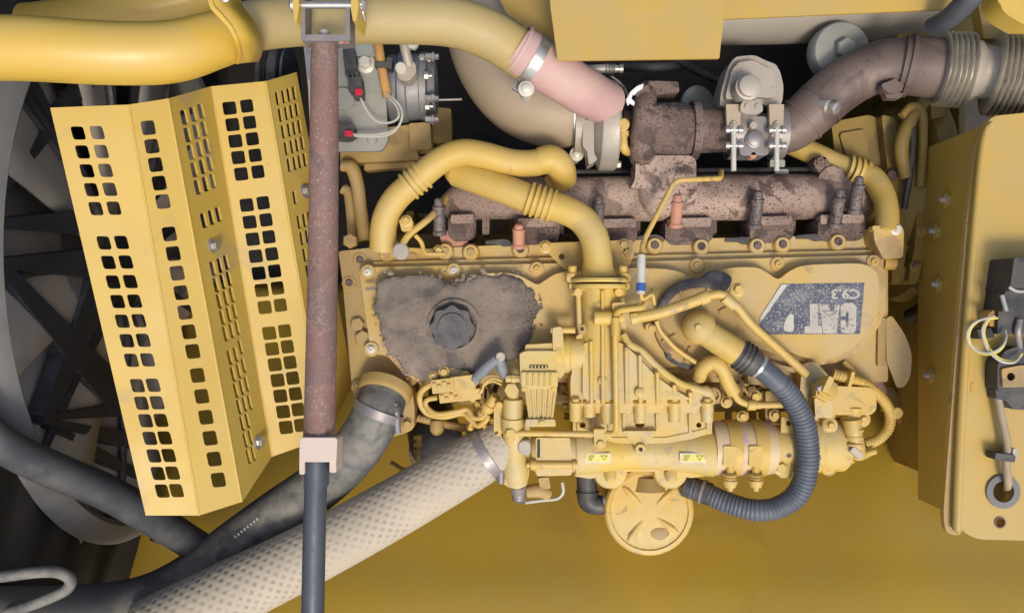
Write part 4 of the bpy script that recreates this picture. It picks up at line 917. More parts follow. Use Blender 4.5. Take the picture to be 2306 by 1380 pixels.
for x, yb in ((1296, 946), (1327, 936), (1367, 952), (1441, 950), (1518, 948), (1592, 948)):
    tube('bolt_column', [(x, 900, .04, 14), (x, yb, .034, 14)], 14, 'yintake', I, 18)
    lathe('column_bolt', W(x, 903, .05), Vector((0, 1, .5)), [(15, -4), (14, 2), (9, 3), (9, 8), (7, 10)], k(.05), 'ypaint', I, 12)
for x in (1302, 1336, 1372, 1405, 1480, 1554, 1594): bent('lower_rib', [(x, 930, .01), (x, 972, .0)], 4, 'yintake', I, 8)
plate('lower_web', rnd([(1290, 925), (1604, 925), (1604, 985), (1290, 985)], 6), .0, .05, 'yintake', I, holes=[circ(1312, 957, 7, 12), circ(1441, 953, 11, 14), circ(1574, 957, 6, 12)])
# throttle throat and actuator
A = thing('throttle_actuator', 'boxy yellow throttle actuator with ribbed motor left of intake', 'actuator', W(1215, 960, -.04))
lathe('throat', W(1258, 796, .03), AX, [(44, -10), (50, -8), (50, 4), (44, 6), (44, 22), (40, 26), (40, 56)], k(.03), 'yintake', A, 32)
plate('throat_plate', rnd([(1244, 738), (1264, 735), (1268, 750), (1272, 840), (1262, 852), (1246, 840)], 5), .0715, .08, 'yintake', A, bevel=.003)
lathe('throat_bolt', W(1240, 743, .06), AX, [(8, 0), (8, 8), (11, 9), (11, 14), (8, 15), (8, 55)], k(.06), 'ypaint', A, 12)
plate('gearbox', rnd([(1170, 796), (1186, 790), (1254, 790), (1256, 866), (1246, 876), (1182, 876), (1172, 866)], 5), .075, .10, 'yintake', A, bevel=.004)
plate('gearbox_lid', rnd([(1184, 776), (1250, 772), (1254, 794), (1180, 796)], 4), .066, .08, 'yintake', A, bevel=.004)
plate('slot', rect(1192, 822, 1234, 829, 2), .0765, .004, 'dark', A, bevel=0)
for i in range(5): plate('slot_bar', rect(1196 + i * 8, 822.5, 1199 + i * 8, 828.5), .079, .004, 'yintake', A, bevel=0)
plate('belt', rnd([(1174, 838), (1256, 838), (1256, 872), (1174, 872)], 4), .082, .05, 'yintake', A, bevel=.003)
for i in range(5): bent('belt_rib', [(1188 + i * 13, 842, .083), (1188 + i * 13, 868, .083)], 2.5, 'yintake', A, 8)
plate('motor', rnd([(1186, 870), (1250, 870), (1246, 945), (1192, 945)], 5), .058, .09, 'yintake', A, bevel=.006)
for i in range(6): bent('motor_rib', [(1184 + i * 13.5, 872, .06), (1194 + i * 9.5, 946, .058)], 3.6, 'yintake', A, 8)
plate('foot_plate', rnd([(1184, 944), (1250, 944), (1252, 960), (1184, 961)], 4), .066, .09, 'yintake', A, bevel=.003)
bolt(A, 1220, 951, .067, 6, 'ypaint'); bolt(A, 1180, 876, .08, 6, 'ypaint', 'round'); bolt(A, 1248, 876, .08, 6, 'ypaint', 'round')
lathe('plug_socket', W(1172, 852, .05), Vector((-1, 0, 0)), [(9, 0), (9, 10), (11, 11), (11, 20), (9, 21), (9, 33)], k(.05), 'yintake', A, 8)
# blue-grey rubber boots
t = thing('boot_pair', 'two blue-grey rubber wire boots joined in a V above the plugs', 'boots', W(1110, 830, .02))
tube('boot', [(1068, 855, .03, 10), (1090, 832, .045, 13), (1120, 806, .06, 12)], 12, 'bluegrey', t, 14); tube('boot', [(1122, 803, .06, 11), (1130, 828, .05, 13), (1137, 848, .04, 9)], 11, 'bluegrey', t, 14)
disc('boot_mouth', 1127, 803, .068, 11, 10, 'castalu', t)
for q in range(3): bent('boot_strand', [(1070 + q * 4, 852 + q * 3, .035), (1062 + q * 4, 862 + q * 3, .03)], 1.6, 'wirewhite', t, 6)
bent('boot_wire', [(1137, 846, .04), (1145, 860, .035), (1142, 872, .03)], 3, 'wirewhite', t)
# painted plugs and wires in the corner
for nm, lab, cx, cy, w, h, ang, z_ in (('upper_wire_plug', 'yellow painted wire plug, longer one of the stacked pair', 1020, 866, 100, 34, -7, .03), ('lower_wire_plug', 'yellow painted wire plug, shorter one under the other', 1035, 892, 96, 24, -7, .015)):
    t = thing(nm, lab, 'connector', W(cx, cy, z_ - .05), 'painted wire plugs')
    plate('housing', orect(cx + w * .22, cy - w * .22 * .12, w * .55, h, ang, 3), z_ + .006, .04, 'ypaint', t, bevel=.002)
    plate('cap', orect(cx - w * .25, cy + w * .25 * .12, w * .46, h * .92, ang, 3), z_, .036, 'ypaint', t, bevel=.002)
    for i in range(4): plate('latch', orect(cx - w * .42 + i * 11, cy + 4 - i * 1.4 + (i % 2) * 6 - 3, 8, h * .3, ang), z_ + .004, .006, 'ypaint', t, bevel=.0008)
    plate('joint_line', orect(cx + w * .02, cy, 3, h * 1.06, ang), z_ + .009, .03, 'ypaint', t, bevel=0.0008)
t = thing('painted_wires', 'bundle of yellow painted wires looping round the plugs', 'wires', W(990, 930, -.06))
for pts, r in (([(975, 862, .01), (950, 880, .0), (946, 905, -.01), (962, 930, -.015), (1000, 938, -.01), (1040, 930, -.01), (1056, 940, -.005), (1075, 958, .0), (1094, 946, .01), (1098, 935, .01)], 7),
               ([(985, 895, .0), (962, 900, -.005), (960, 915, -.01), (985, 932, -.005), (1030, 926, .0), (1052, 922, .0), (1066, 940, .005), (1085, 940, .01), (1096, 930, .01)], 6),
               ([(1084, 884, .02), (1092, 862, .03), (1110, 852, .035), (1132, 858, .035)], 3), ([(1080, 888, .02), (1090, 868, .025), (1108, 858, .03), (1130, 866, .03)], 3)):
    tube('wire', pts, r, 'ypaint', t, 12)
t = thing('temperature_sensor', 'ribbed yellow sensor plugged diagonally behind the wire loops', 'sensor', W(1105, 910, -.03))
lathe('sensor', W(1086, 936, .0), dirp((1086, 936, .0), (1118, 890, .02)), [(10, 0), (15, 2), (15, 10), (11, 12), (13, 16), (11, 20), (16, 22), (16, 34), (12, 36), (12, 60)], k(0), 'ypaint', t, 18)
t = thing('crossing_tubes', 'low painted tubes and spring line under the wire plugs', 'tubes', W(1000, 960, -.12))
tube('line', [(940, 940, -.07), (980, 950, -.07), (1040, 962, -.07), (1100, 966, -.07)], 9, 'ydirty', t, 12, mod=lambda s, a: 1 + .08 * math.sin(s * 900), step=.0012)
bent('post', [(1054, 920, -.05), (1054, 1010, -.06)], 6, 'ydirty', t); lathe('cap', W(984, 968, -.06), Vector((0, -1, .3)), [(16, -18), (16, 0), (11, 8), (5, 12)], k(-.06), 'ydirty', t, 16)
bent('thin_line', [(945, 980, -.12), (940, 1030, -.14), (950, 1045, -.15), (915, 1062, -.17), (880, 1040, -.18)], 5, 'ydirty', t)
for y in (985, 1000, 1016): ring('nut', 941, y, -.13, AY, 5, 10, 5, 'ydirty', t, 10)
t = thing('oil_filter', 'black oil filter with blue band low behind the hoses', 'filter', W(990, 1000, -.45))
lathe('can', W(985, 1005, -.20), Vector((.2, -.3, 1)), [(58, -160), (62, -150), (62, -10), (52, 0), (20, 4)], k(-.2), 'blackplastic', t, 30)
ring('band', 985, 1012, -.22, Vector((.2, -.3, 1)), 62, 8, 2, 'blue', t)

# ------------------------------------------------------------------ lower intake manifold tube
zl = -.03
L_ = thing('intake_manifold_tube', 'pale yellow horizontal intake tube with warning stickers', 'intake tube', W(1400, 1015, zl - .08))
prof = [(1196, 40), (1215, 46), (1290, 46), (1296, 52), (1330, 50), (1400, 42), (1440, 40), (1490, 42), (1550, 48), (1585, 54), (1604, 56)]
tube('tube', [(x, 1016, zl, r) for x, r in prof], 46, 'yintake', L_, 32, 4)
plate('upper_fin', rnd([(1300, 960), (1330, 968), (1380, 985), (1500, 985), (1560, 972), (1600, 962), (1600, 974), (1560, 988), (1500, 998), (1380, 998), (1320, 986), (1300, 976)], 5), zl + .0325, .04, 'yintake', L_, bevel=.004)
plate('lower_fin', rnd([(1294, 1060), (1330, 1066), (1390, 1052), (1490, 1052), (1560, 1064), (1600, 1058), (1600, 1070), (1556, 1076), (1490, 1062), (1390, 1062), (1330, 1078), (1294, 1072)], 5), zl + .004, .03, 'yintake', L_, bevel=.004)
plate('gusset', rnd([(1402, 970), (1480, 970), (1452, 1006), (1432, 1006)], 4), zl + .045, .03, 'yintake', L_, bevel=.004)
disc('boss', 1443, 1012, zl + .052, 13, 16, 'yintake', L_); bolt(L_, 1443, 1012, zl + .052, 4.5, 'dark', 'round')
for x in (1375, 1511):
    c = lathe('mount_pad', W(x, 1062, zl + .0), UP, [(40, -20), (40, -8), (36, 0), (20, 2)], k(zl), 'yintake', L_, 28)
    lathe('pad_boss', W(x, 1072, zl + .01), Vector((0, -.8, .6)), [(14, -8), (12, 8), (8, 12)], k(zl), 'yintake', c, 14)
zs = zl + .0465
for x, w in ((1346, 58), (1561, 60)):
    s = plate('warning_sticker', rect(x - w / 2, 1020, x + w / 2, 1042, 2), zs, .0008, 'stickerwhite', L_, bevel=0)
    s['label'] = 'small yellow and white warning sticker'
    # tilt each sticker onto the tube's curve is negligible at this size
    plate('sticker_field', rect(x + 1, 1022.5, x + w / 2 - 3, 1039), zs + .0005, .0004, 'stickeryellow', s, bevel=0)
    plate('sticker_field', rect(x - w / 2 + 4, 1023, x - 1, 1038.5), zs + .0005, .0004, 'stickeryellow', s, bevel=0)
    plate('warning_triangle', [(x + 6, 1025), (x + 23, 1025), (x + 14.5, 1037)], zs + .0009, .0003, 'stickerink', s, bevel=0)
    plate('triangle_inside', [(x + 9, 1026.6), (x + 20, 1026.6), (x + 14.5, 1034)], zs + .0012, .0003, 'stickeryellow', s, bevel=0)
    for q in range(3): plate('print_line', rect(x - w / 2 + 8, 1025 + q * 4.5, x - 6 - q * 3, 1027 + q * 4.5), zs + .0009, .0003, 'stickerink', s, bevel=0)
# left end: valve body, solenoid, block
t = thing('mixer_valve_body', 'upright yellow valve body joining pale braided hose and intake tube', 'valve body', W(1160, 1030, -.1))
plate('body', rnd([(1118, 925), (1190, 925), (1196, 1000), (1190, 1080), (1170, 1105), (1130, 1090), (1118, 1000)], 14), .0, .12, 'yintake', t, bevel=.012)
tube('column', [(1156, 900, .01, 26), (1156, 960, .01, 26), (1158, 1010, .0, 26), (1162, 1060, -.01, 30), (1164, 1090, -.015, 24)], 28, 'yintake', t, 24)
lathe('solenoid', W(1155, 940, .03), Vector((0, 1, .15)), [(26, -30), (26, 0), (22, 2), (22, 44), (18, 46), (14, 47), (14, 62)], k(.02), 'yintake', t, 26)
plate('hex_cap', circ(1152, 878, 17, 6), .055, .05, 'yintake', t)
plate('ear', rnd([(1112, 915), (1130, 905), (1136, 960), (1126, 985), (1112, 975)], 7), .02, .05, 'yintake', t, holes=[circ(1118, 974, 4, 10)])
disc('plug', 1181, 1006, .028, 15, 20, 'castalu', t); plate('plug_bar', rnd([(1168, 990), (1196, 990), (1196, 1024), (1168, 1024)], 12), .026, .02, 'castalu', t)
for x, y in ((1124, 912), (1150, 988), (1152, 970)): bolt(t, x, y, .035, 9, 'ypaint', 'round')
plate('coupler_block', rnd([(1206, 985), (1284, 985), (1290, 1062), (1206, 1066)], 5), .012, .10, 'yintake', t, bevel=.005)
plate('coupler_gap', rect(1210, 990, 1216, 1030), .014, .01, 'dark', t, bevel=0)
lathe('coupler_bolt', W(1192, 1046, .012), AX, [(6, -6), (6, 2), (12, 3), (12, 16), (9, 17), (9, 96), (11, 97), (11, 108)], k(.01), 'ypaint', t, 14)
plate('coupler_foot', rnd([(1200, 1050), (1294, 1050), (1286, 1070), (1210, 1072)], 4), -.01, .05, 'yintake', t, bevel=.003)
tube('tail', [(1166, 1090, -.02, 20), (1168, 1110, -.03, 16), (1168, 1126, -.03, 15)], 16, 'steelgrey', t, 16)
t = thing('drain_plug_set', 'black plug with yellow connector and white loop tube under the valve', 'connector', W(1190, 1110, -.1))
plate('black_plug', rnd([(1160, 1080), (1182, 1080), (1184, 1132), (1160, 1132)], 4), -.03, .05, 'blackplastic', t); tube('connector', [(1186, 1106, -.04, 14), (1212, 1104, -.04, 16), (1236, 1112, -.05, 13)], 15, 'ydirty', t, 14)
tube('white_tube', [(1266, 1085, -.06), (1268, 1108, -.06), (1254, 1122, -.06), (1220, 1126, -.05), (1182, 1131, -.04)], 4, 'wirewhite', t, 10)
plate('bracket', rnd([(1212, 1076), (1236, 1074), (1240, 1100), (1216, 1100)], 4), -.03, .03, 'ydirty', t)
# balance line along the top of the tube
t = thing('balance_line', 'thin yellow pressure line running down the casting and along the tube', 'line', W(1390, 900, .0))
bent('line', [(1455, 678, .075), (1448, 692, .085), (1385, 700, .095), (1385, 740, .098), (1388, 960, .07), (1384, 976, .06), (1340, 977, .05), (1165, 975, .045)], 7, 'ypaint', t, 12, 18)
ring('sleeve', 1386, 735, .098, AY, 7, 40, 3, 'ypaint', t, 14)
plate('clip', rnd([(1337, 966), (1365, 966), (1365, 1004), (1352, 1012), (1338, 1004)], 4), .06, .04, 'ypaint', t); bolt(t, 1352, 1000, .0605, 9, 'ypaint', 'round')
bolt(t, 1150, 976, .045, 13, 'ypaint', 'hex', name='banjo_bolt')
# long thin line up to the manifold with painted sleeve
t = thing('sensor_line', 'thin yellow line from the manifold down to a blue-marked sleeve', 'line', W(1500, 480, .0))
bent('line', [(1624, 386, .0), (1624, 402, .03), (1520, 406, .045), (1448, 545, .06), (1444, 580, .075)], 6, 'ypaint', t, 12, 16)
tube('sleeve', [(1444, 575, .08, 10), (1443, 662, .09, 10)], 10, 'palebolt', t, 18); tube('blue_mark', [(1443.4, 638, .0872, 10.6), (1443, 656, .0893, 10.6)], 10.6, 'blue', t, 18)
bent('tail', [(1443, 660, .09), (1446, 676, .085), (1470, 660, .08), (1474, 690, .07)], 5, 'ypaint', t, 10, 10)
# ------------------------------------------------------------------ hoses over the valve cover
t = thing('vent_hose', 'short thick yellow hose with fittings leading to a steel line', 'hose', W(1560, 700, .02))
tube('hose', [(1428, 716, .075), (1480, 706, .08), (1530, 690, .085), (1590, 668, .085)], 13, 'ypaint', t, 18)
tube('end_fitting', [(1420, 718, .075), (1436, 714, .076)], 15, 'yintake', t, 8); tube('end_fitting', [(1576, 674, .085, 15), (1594, 667, .085, 15)], 15, 'yintake', t, 18)
bent('line', [(1592, 667, .085), (1625, 660, .085), (1660, 690, .08), (1690, 730, .07), (1800, 828, .03), (1815, 842, .02)], 10, 'ypaint', t, 14, 26)
tube('sleeve', [(1630, 670, .0845, 12.5), (1655, 690, .081, 12.5)], 12.5, 'yintake', t, 14)
plate('clip', rnd([(1636, 672), (1652, 640), (1668, 640), (1676, 655), (1668, 672), (1652, 690)], 7), .072, .008, 'ypaint', t); bolt(t, 1662, 652, .072, 11, 'ypaint')
bent('thin_line', [(1478, 722, .06), (1486, 745, .055), (1520, 785, .05), (1570, 818, .04)], 5.5, 'ypaint', t, 10, 40)
plate('thin_clip', orect(1466, 738, 24, 16, 20, 6), .03, .03, 'ypaint', t); bolt(t, 1466, 738, .031, 6, 'ypaint', 'round')
t = thing('drain_hose', 'arched yellow hose from the casting down to a thin steel line', 'hose', W(1640, 900, -.02))
tube('hose', [(1574, 850, .03), (1584, 828, .05), (1606, 816, .06), (1626, 830, .06), (1640, 862, .05), (1652, 882, .04)], 16, 'ypaint', t, 18)
bent('line', [(1648, 876, .04), (1662, 902, .03), (1690, 912, .025), (1790, 910, .02)], 8, 'ypaint', t, 12, 24)
lathe('fitting', W(1682, 911, .026), AX, [(11, 0), (13, 2), (13, 18), (10, 20), (10, 30)], k(.02), 'ypaint', t, 12)
bolt(t, 1700, 893, .02, 10, 'ypaint'); 
t = thing('breather', 'round grimy crankcase breather with yellow elbow head on valve cover', 'breather', W(1570, 740, -.02))
lathe('base', W(1570, 728, .018), UP, [(98, -16), (96, -2), (90, 0), (60, 2)], k(.02), 'ydirty', t, 44)
for i in range(8):
    a = i * math.pi / 4 + .3; bent('rib', [(1570 + 55 * math.cos(a), 728 + 55 * math.sin(a), .022), (1570 + 90 * math.cos(a), 728 + 90 * math.sin(a), .02)], 4, 'ydirty', t, 8)
ins = [(1478, 700), (1490, 670), (1510, 646), (1545, 630), (1580, 624), (1600, 610), (1628, 612), (1648, 626), (1640, 650), (1618, 656), (1590, 648), (1556, 650), (1524, 662), (1504, 684), (1492, 706)]
s = lumpy('foam_seal', [tuple(p) for p in spl(ins, 3, True)], .022, .004, 'capblack', t, 7, .012, 5); s['label'] = 'crumbling black foam seal round the breather'
s = lumpy('foam_seal', [tuple(p) for p in spl([(1500, 780), (1520, 790), (1546, 806), (1566, 818), (1556, 832), (1530, 826), (1500, 806)], 3, True)], .012, .004, 'capblack', t, 7, .012, 6)
tube('elbow_neck', [(1575, 735, .0, 35), (1575, 735, .05, 37)], 36, 'ypaint', t, 28)
vs = []; fs = []
o = lathe('elbow_head', W(1574, 738, .06), UP, [(38 * math.sin(a), 38 * -math.cos(a)) for a in [math.pi * i / 14 for i in range(1, 15)]], k(.06), 'ypipe', t, 32, 60)
tube('elbow_pipe', [(1574, 738, .06, 29), (1606, 760, .062, 30), (1640, 782, .064, 31), (1668, 800, .064, 31.5)], 30, 'ypipe', t, 28)
disc('mould_mark', 1574, 738, .0955, 8, 4, 'ypaint', t, 1)
# corrugated hose
t = thing('corrugated_hose', 'grey-blue corrugated hose looping from breather to canister', 'hose', W(1800, 1000, -.05))
tube('coupler', [(1660, 794, .064, 32), (1672, 802, .064, 34), (1690, 814, .064, 33), (1704, 823, .063, 29)], 33, 'blackplastic', t, 28)
for q in range(3): ring('coupler_ridge', 1668 + q * 9, 799 + q * 6, .064, dirp((1660, 794, .064), (1690, 813, .064)), 32.5, 3, 4, 'blackplastic', t)
ring('clip_band', 1706, 824, .062, dirp((1690, 812, .06), (1720, 834, .06)), 26.5, 13, 3, 'zinc', t)
hp = [(1690, 812, .063, 25), (1730, 842, .06, 25), (1774, 884, .05, 25), (1806, 940, .04, 25), (1818, 1000, .03, 25), (1816, 1060, .02, 25), (1796, 1112, .01, 25), (1752, 1142, .0, 24.5), (1700, 1148, -.01, 24), (1640, 1132, -.03, 23.5), (1590, 1110, -.05, 23), (1556, 1098, -.06, 25)]
tube('hose', hp, 33, 'corrugated', t, 26, 10, mod=lambda s, a: 1 + (.035 * (1 if math.sin(s * 2 * math.pi / .0080) > -.2 else -1) if .075 < s < .66 else .0), step=.0011, smooth=60)
tube('end_cuff', [(1600, 1113, -.045, 25.5), (1566, 1101, -.058, 25.5), (1540, 1092, -.065, 25)], 25, 'blackplastic', t, 24)
ring('end_band', 1583, 1107, -.052, dirp((1566, 1101, -.058), (1600, 1113, -.045)), 25.5, 6, 3, 'steelgrey', t)
plate('cable_tie', rnd([(1832, 1022), (1846, 1020), (1850, 1034), (1836, 1038)], 3), .035, .02, 'blackplastic', t)
# ------------------------------------------------------------------ canister
t = thing('filter_canister', 'round yellow filter canister with cross-ribbed cap below the tube', 'canister', W(1462, 1150, -.36))
lathe('can', W(1462, 1150, -.075), UP, [(80, -250), (92, -240), (97, -60), (97, -14), (100, -12), (101, -2), (97, 4), (88, 6), (86, 2), (60, 4), (12, 6)], k(-.075), 'ypaint', t, 56)
for a in (35, 125, 225, 318):
    an = math.radians(a); c, s = math.cos(an), math.sin(an)
    RR = (14, 30, 48, 66, 80)
    vs, fs, uv = sweep([W(1460 + q * c, 1152 + q * s, -.0725) for q in RR], [.0015, .0045, .0068, .0075, .003], 12); from_data('cap_rib', vs, fs, 'ypaint', t)
lumpy('grime_spot', [tuple(p) for p in spl([(1462, 1190), (1490, 1180), (1512, 1196), (1500, 1214), (1476, 1218), (1460, 1206)], 3, True)], -.0735, .0008, 'ydirty', t, 6, .006, 9)
tube('neck', [(1460, 1070, -.1, 40), (1460, 1100, -.1, 46)], 44, 'yblock', t, 20)
t = thing('black_elbow_hose', 'black rubber elbow with white collar entering the canister side', 'hose', W(1330, 1130, -.15))
tube('elbow', [(1320, 1060, -.10, 22), (1322, 1100, -.10, 23), (1326, 1128, -.10, 24), (1345, 1136, -.10, 22), (1362, 1136, -.10, 20)], 22, 'blackplastic', t, 22)
ring('ridge', 1323, 1108, -.10, AY, 22, 6, 4, 'blackplastic', t); ring('collar', 1362, 1135, -.10, AX, 14, 10, 6, 'whiteplastic', t)
# ------------------------------------------------------------------ coupling with two clamps
t = thing('sleeve_coupling', 'pale coupling sleeve with purple paint marks and two T-bolt clamps', 'coupling', W(1670, 1020, -.1))
tube('sleeve', [(1602, 1008, zl, 60), (1612, 1008, zl, 61), (1725, 1008, zl, 60), (1738, 1008, zl, 58)], 60, 'silicone_y', t, 36, straight=True)
for x in (1644, 1702):
    c = ring('clamp_band', x, 1008, zl, AX, 61, 28, 2.5, 'ypaint', t)
    tube('barrel', [(x, 1012, zl + .045, 9), (x, 1075, zl + .045, 9)], 9, 'ypaint', c, 14)
    lathe('spring_stack', W(x, 1066, zl + .045), Vector((0, -1, 0)), [(14, 0), (17, 3), (14, 6), (17, 9), (14, 12), (17, 15), (15, 22), (12, 30), (7, 31), (7, 38)], k(zl), 'ypaint', c, 18)
    plate('barrel_saddle', rnd([(x - 15, 1004), (x + 15, 1004), (x + 15, 1050), (x - 15, 1050)], 4), zl + .058, .012, 'ypaint', c)
tube('adapter', [(1734, 1006, zl, 52), (1750, 1004, zl, 48), (1800, 1004, zl, 46)], 48, 'yintake', t, 32, straight=True)
plate('adapter_tab', rnd([(1760, 938), (1796, 940), (1796, 985), (1758, 984)], 4), zl + .03, .008, 'ypaint', t, holes=[circ(1776, 953, 6, 12)])
plate('adapter_ear', rnd([(1740, 1035), (1764, 1020), (1790, 1040), (1782, 1076), (1758, 1076), (1742, 1058)], 5), zl + .03, .03, 'ypaint', t); bolt(t, 1757, 1052, zl + .031, 12, 'ypaint')
bolt(t, 1776, 1024, zl + .04, 6, 'blackplastic', 'round')
# ------------------------------------------------------------------ right end: valve block
t = thing('rear_valve_block', 'yellow painted valve block with sensors at the rear end of tube', 'valve block', W(1870, 1000, -.15))
lathe('drum', W(1790, 1000, -.035), AX, [(50, -10), (62, -6), (66, 0), (66, 44), (60, 52), (62, 60), (60, 104), (48, 118), (20, 124)], k(-.035), 'yintake', t, 40)
plate('saddle', rnd([(1806, 820), (1836, 812), (1870, 850), (1884, 900), (1880, 950), (1830, 950), (1800, 900)], 10), -.005, .08, 'yintake', t, bevel=.008)
plate('box', rnd([(1862, 868), (1960, 872), (1974, 884), (1974, 922), (1962, 934), (1862, 934)], 6), .02, .08, 'ypaint', t, bevel=.006)
plate('box_step', rnd([(1834, 896), (1876, 902), (1876, 942), (1836, 940)], 4), .03, .08, 'yintake', t, bevel=.004)
lathe('hex_sensor', W(1858, 878, .03), Vector((.2, .3, 1)), [(28, -16), (28, 2), (24, 4), (24, 10), (18, 12), (18, 26), (12, 28)], k(.03), 'ypaint', t, 6)
plate('sensor_clip', orect(1866, 866, 14, 38, 25, 3), .072, .03, 'ypaint', t); plate('sensor_clip', orect(1856, 872, 30, 9, -20, 2), .066, .02, 'castalu', t)
lathe('solenoid_top', W(1918, 940, .0), Vector((0, .95, .3)), [(22, -20), (24, -6), (24, 6), (20, 8), (20, 30)], k(0), 'ypaint', t, 24)
tube('solenoid_plug', [(1918, 945, .015, 20), (1922, 975, .015, 19), (1930, 1010, .01, 18), (1934, 1030, .005, 14)], 18, 'ypaint', t, 14)
for y in (968, 984, 1000): ring('plug_ridge', 1923, y, .014, AY, 17, 5, 4, 'ypaint', t, 14)
plate('plug_latch', orect(1930, 1020, 30, 16, 40, 4), .03, .02, 'castalu', t)
tube('plug_boot', [(1936, 1028, .0, 10), (1960, 1018, -.0, 8), (1972, 1016, -.0, 7)], 9, 'ypaint', t, 12); tube('plug_boot', [(1920, 1030, .0, 12), (1900, 1040, -.01, 10), (1886, 1048, -.02, 9)], 10, 'ypaint', t, 12)
for x, y in ((1870, 958), (1868, 1054), (1944, 944)):
    c = lathe('lug', W(x, y, .012 if y < 1000 else -.01), UP, [(19, -40), (18, -3), (15, 0)], k(0), 'yintake', t, 20); bolt(c, x, y, .013 if y < 1000 else -.009, 8, 'ypaint')
t = thing('loom_conduit', 'ribbed yellow wire conduit arching round the rear valve block', 'conduit', W(1990, 930, -.06))
tube('conduit', [(1876, 842, .0), (1910, 852, .005), (1950, 866, .005), (1985, 896, .0), (2004, 930, -.01), (2000, 965, -.02), (1975, 990, -.02), (1945, 1000, -.015)], 12, 'ypaint', t, 16, 8, mod=lambda s, a: 1 + .07 * math.sin(s * 2 * math.pi / .006), step=.001)
tube('branch', [(1900, 815, -.03), (1925, 840, -.02), (1932, 862, -.005)], 7, 'ypaint', t, 12); plate('tie', orect(1918, 854, 8, 34, 15, 2), .024, .04, 'ypaint', t)
disc('clip_eye', 2022, 930, -.0, 13, 8, 'ypaint', t); plate('clip', orect(2008, 924, 30, 16, 20, 4), -.004, .02, 'ypaint', t)
# clutter between casting and block
t = thing('injector_lines', 'dark yellow fuel lines and clips in the gap under the corrugated hose', 'fuel lines', W(1680, 900, -.2))
for i in range(5): bent('fuel_line', [(1612 + i * 26, 838 + i * 5, -.08), (1640 + i * 26, 880, -.09), (1640 + i * 28, 950, -.11)], 8, 'yblock' if i % 2 else 'ydirty', t)
tube('rail', [(1600, 905, -.10), (1800, 905, -.10)], 22, 'yblock', t, 16)
for x in (1612, 1718, 1760): bolt(t, x, 890, -.06, 13, 'ydirty', 'flange')
plate('clip_block', rnd([(1684, 842), (1716, 842), (1716, 866), (1684, 866)], 3), -.02, .05, 'ydirty', t); plate('bracket', rnd([(1724, 880), (1754, 880), (1754, 950), (1724, 950)], 4), -.03, .05, 'ydirty', t)
lathe('curl', W(1607, 890, .0), UP, [(17, -40), (17, 0), (12, 1), (10, -6)], k(0), 'ydirty', t, 22)
for i in range(4): bent('fuel_line', [(1262 + i * 3, 870 + i * 22, -.08), (1292, 872 + i * 22, -.08)], 8, 'yblock', t)
# ------------------------------------------------------------------ coolant outlet, black hose, braided hose
t = thing('thermostat_housing', 'tan four-bolt coolant outlet flange at the front of the engine', 'housing', W(860, 900, -.25))
plate('flange', rnd([(794, 856, 18), (838, 862), (884, 862), (926, 862, 18), (934, 920), (932, 968, 14), (880, 985), (800, 960, 14)], 10), -.035, .05, 'ydirty', t, bevel=.005)
lathe('outlet', W(862, 893, -.015), dirp((862, 893, -.015), (846, 938, .012)), [(62, -26), (61, -10), (59, -2), (56, 1)], k(-.03), 'ydirty', t, 36)
for x, y in ((806, 872), (912, 872), (918, 955)): bolt(t, x, y, -.034, 10, 'ydirty', 'flange')
t = thing('coolant_hose', 'thick black rubber coolant hose from the outlet to the fan side', 'hose', W(600, 1200, -.25))
tube('hose', [(863, 890, -.016, 53), (857, 908, -.006, 55), (848, 932, .01, 55), (828, 972, .0, 56), (786, 1030, -.04, 56), (720, 1092, -.08, 56), (620, 1162, -.11, 57), (520, 1236, -.12, 58), (430, 1306, -.11, 60), (330, 1352, -.06, 58), (200, 1372, .04, 56), (0, 1378, .26, 56), (-120, 1380, .34, 56)], 56, 'rubberdusty', t, 32, 9)
clamp(t, 852, 925, .008, dirp((858, 908, 0), (838, 955, 0)), 56, 20, 'steelgrey', (896, 975, .03, -.1, -1, 56))
for i in range(8): plate('print_mark', orect(530 + i * 7, 1208 - i * 5.6, 3.4, 5.5, -38), -.0515, .0006, 'wirewhite', t, bevel=0)
t = thing('braided_hose', 'fat pale tan hose with embossed diamond braid, dusty, clamped to valve body', 'hose', W(800, 1200, -.25))
hb = [(1142, 992, -.03, 58), (1110, 1012, -.03, 60), (1062, 1042, -.03, 62), (980, 1090, -.035, 64), (880, 1148, -.035, 66), (760, 1214, -.03, 68), (640, 1276, -.02, 71), (500, 1344, -.005, 75), (330, 1430, .01, 80)]
def bmod(s, a):
    return 1 - .045 * max(0, math.sin(BR_N * a + 2 * math.pi * BR_L * s)) * max(0, math.sin(-BR_N * a + 2 * math.pi * BR_L * s))
tube('hose', hb, 64, 'braid', t, 120, 9, mod=bmod, step=.0034, smooth=80)
clamp(t, 1096, 1020, -.03, dirp((1110, 1012, -.03), (1080, 1031, -.03)), 62, 20, 'steelgrey', (1128, 1088, .0, .0, -1, 62))
t = thing('shroud_hose', 'dusty dark grey hose running under the fan guard corner', 'hose', W(200, 1120, -.2))
tube('hose', [(-120, 860, .32, 40), (-30, 970, .29, 40), (40, 1020, .25, 40), (140, 1066, .18, 40), (240, 1108, .08, 39), (330, 1158, -.02, 38), (400, 1202, -.09, 36), (480, 1252, -.15, 34)], 38, 'rubber', t, 26, 8)
ring('joint', 372, 1184, -.085, dirp((330, 1158, -.06), (400, 1202, -.10)), 37, 14, 4, 'rubber', t)
tag(tube('loop_tube', [(-80, 1304, .34), (0, 1298, .31), (80, 1288, .29), (130, 1288, .27), (158, 1304, .26), (150, 1326, .26), (110, 1346, .27), (50, 1368, .28), (-60, 1400, .32)], 13, 'rubberdusty', None, 16, 8), 'thin grey tube looping back on itself beside the black hose', 'tube')

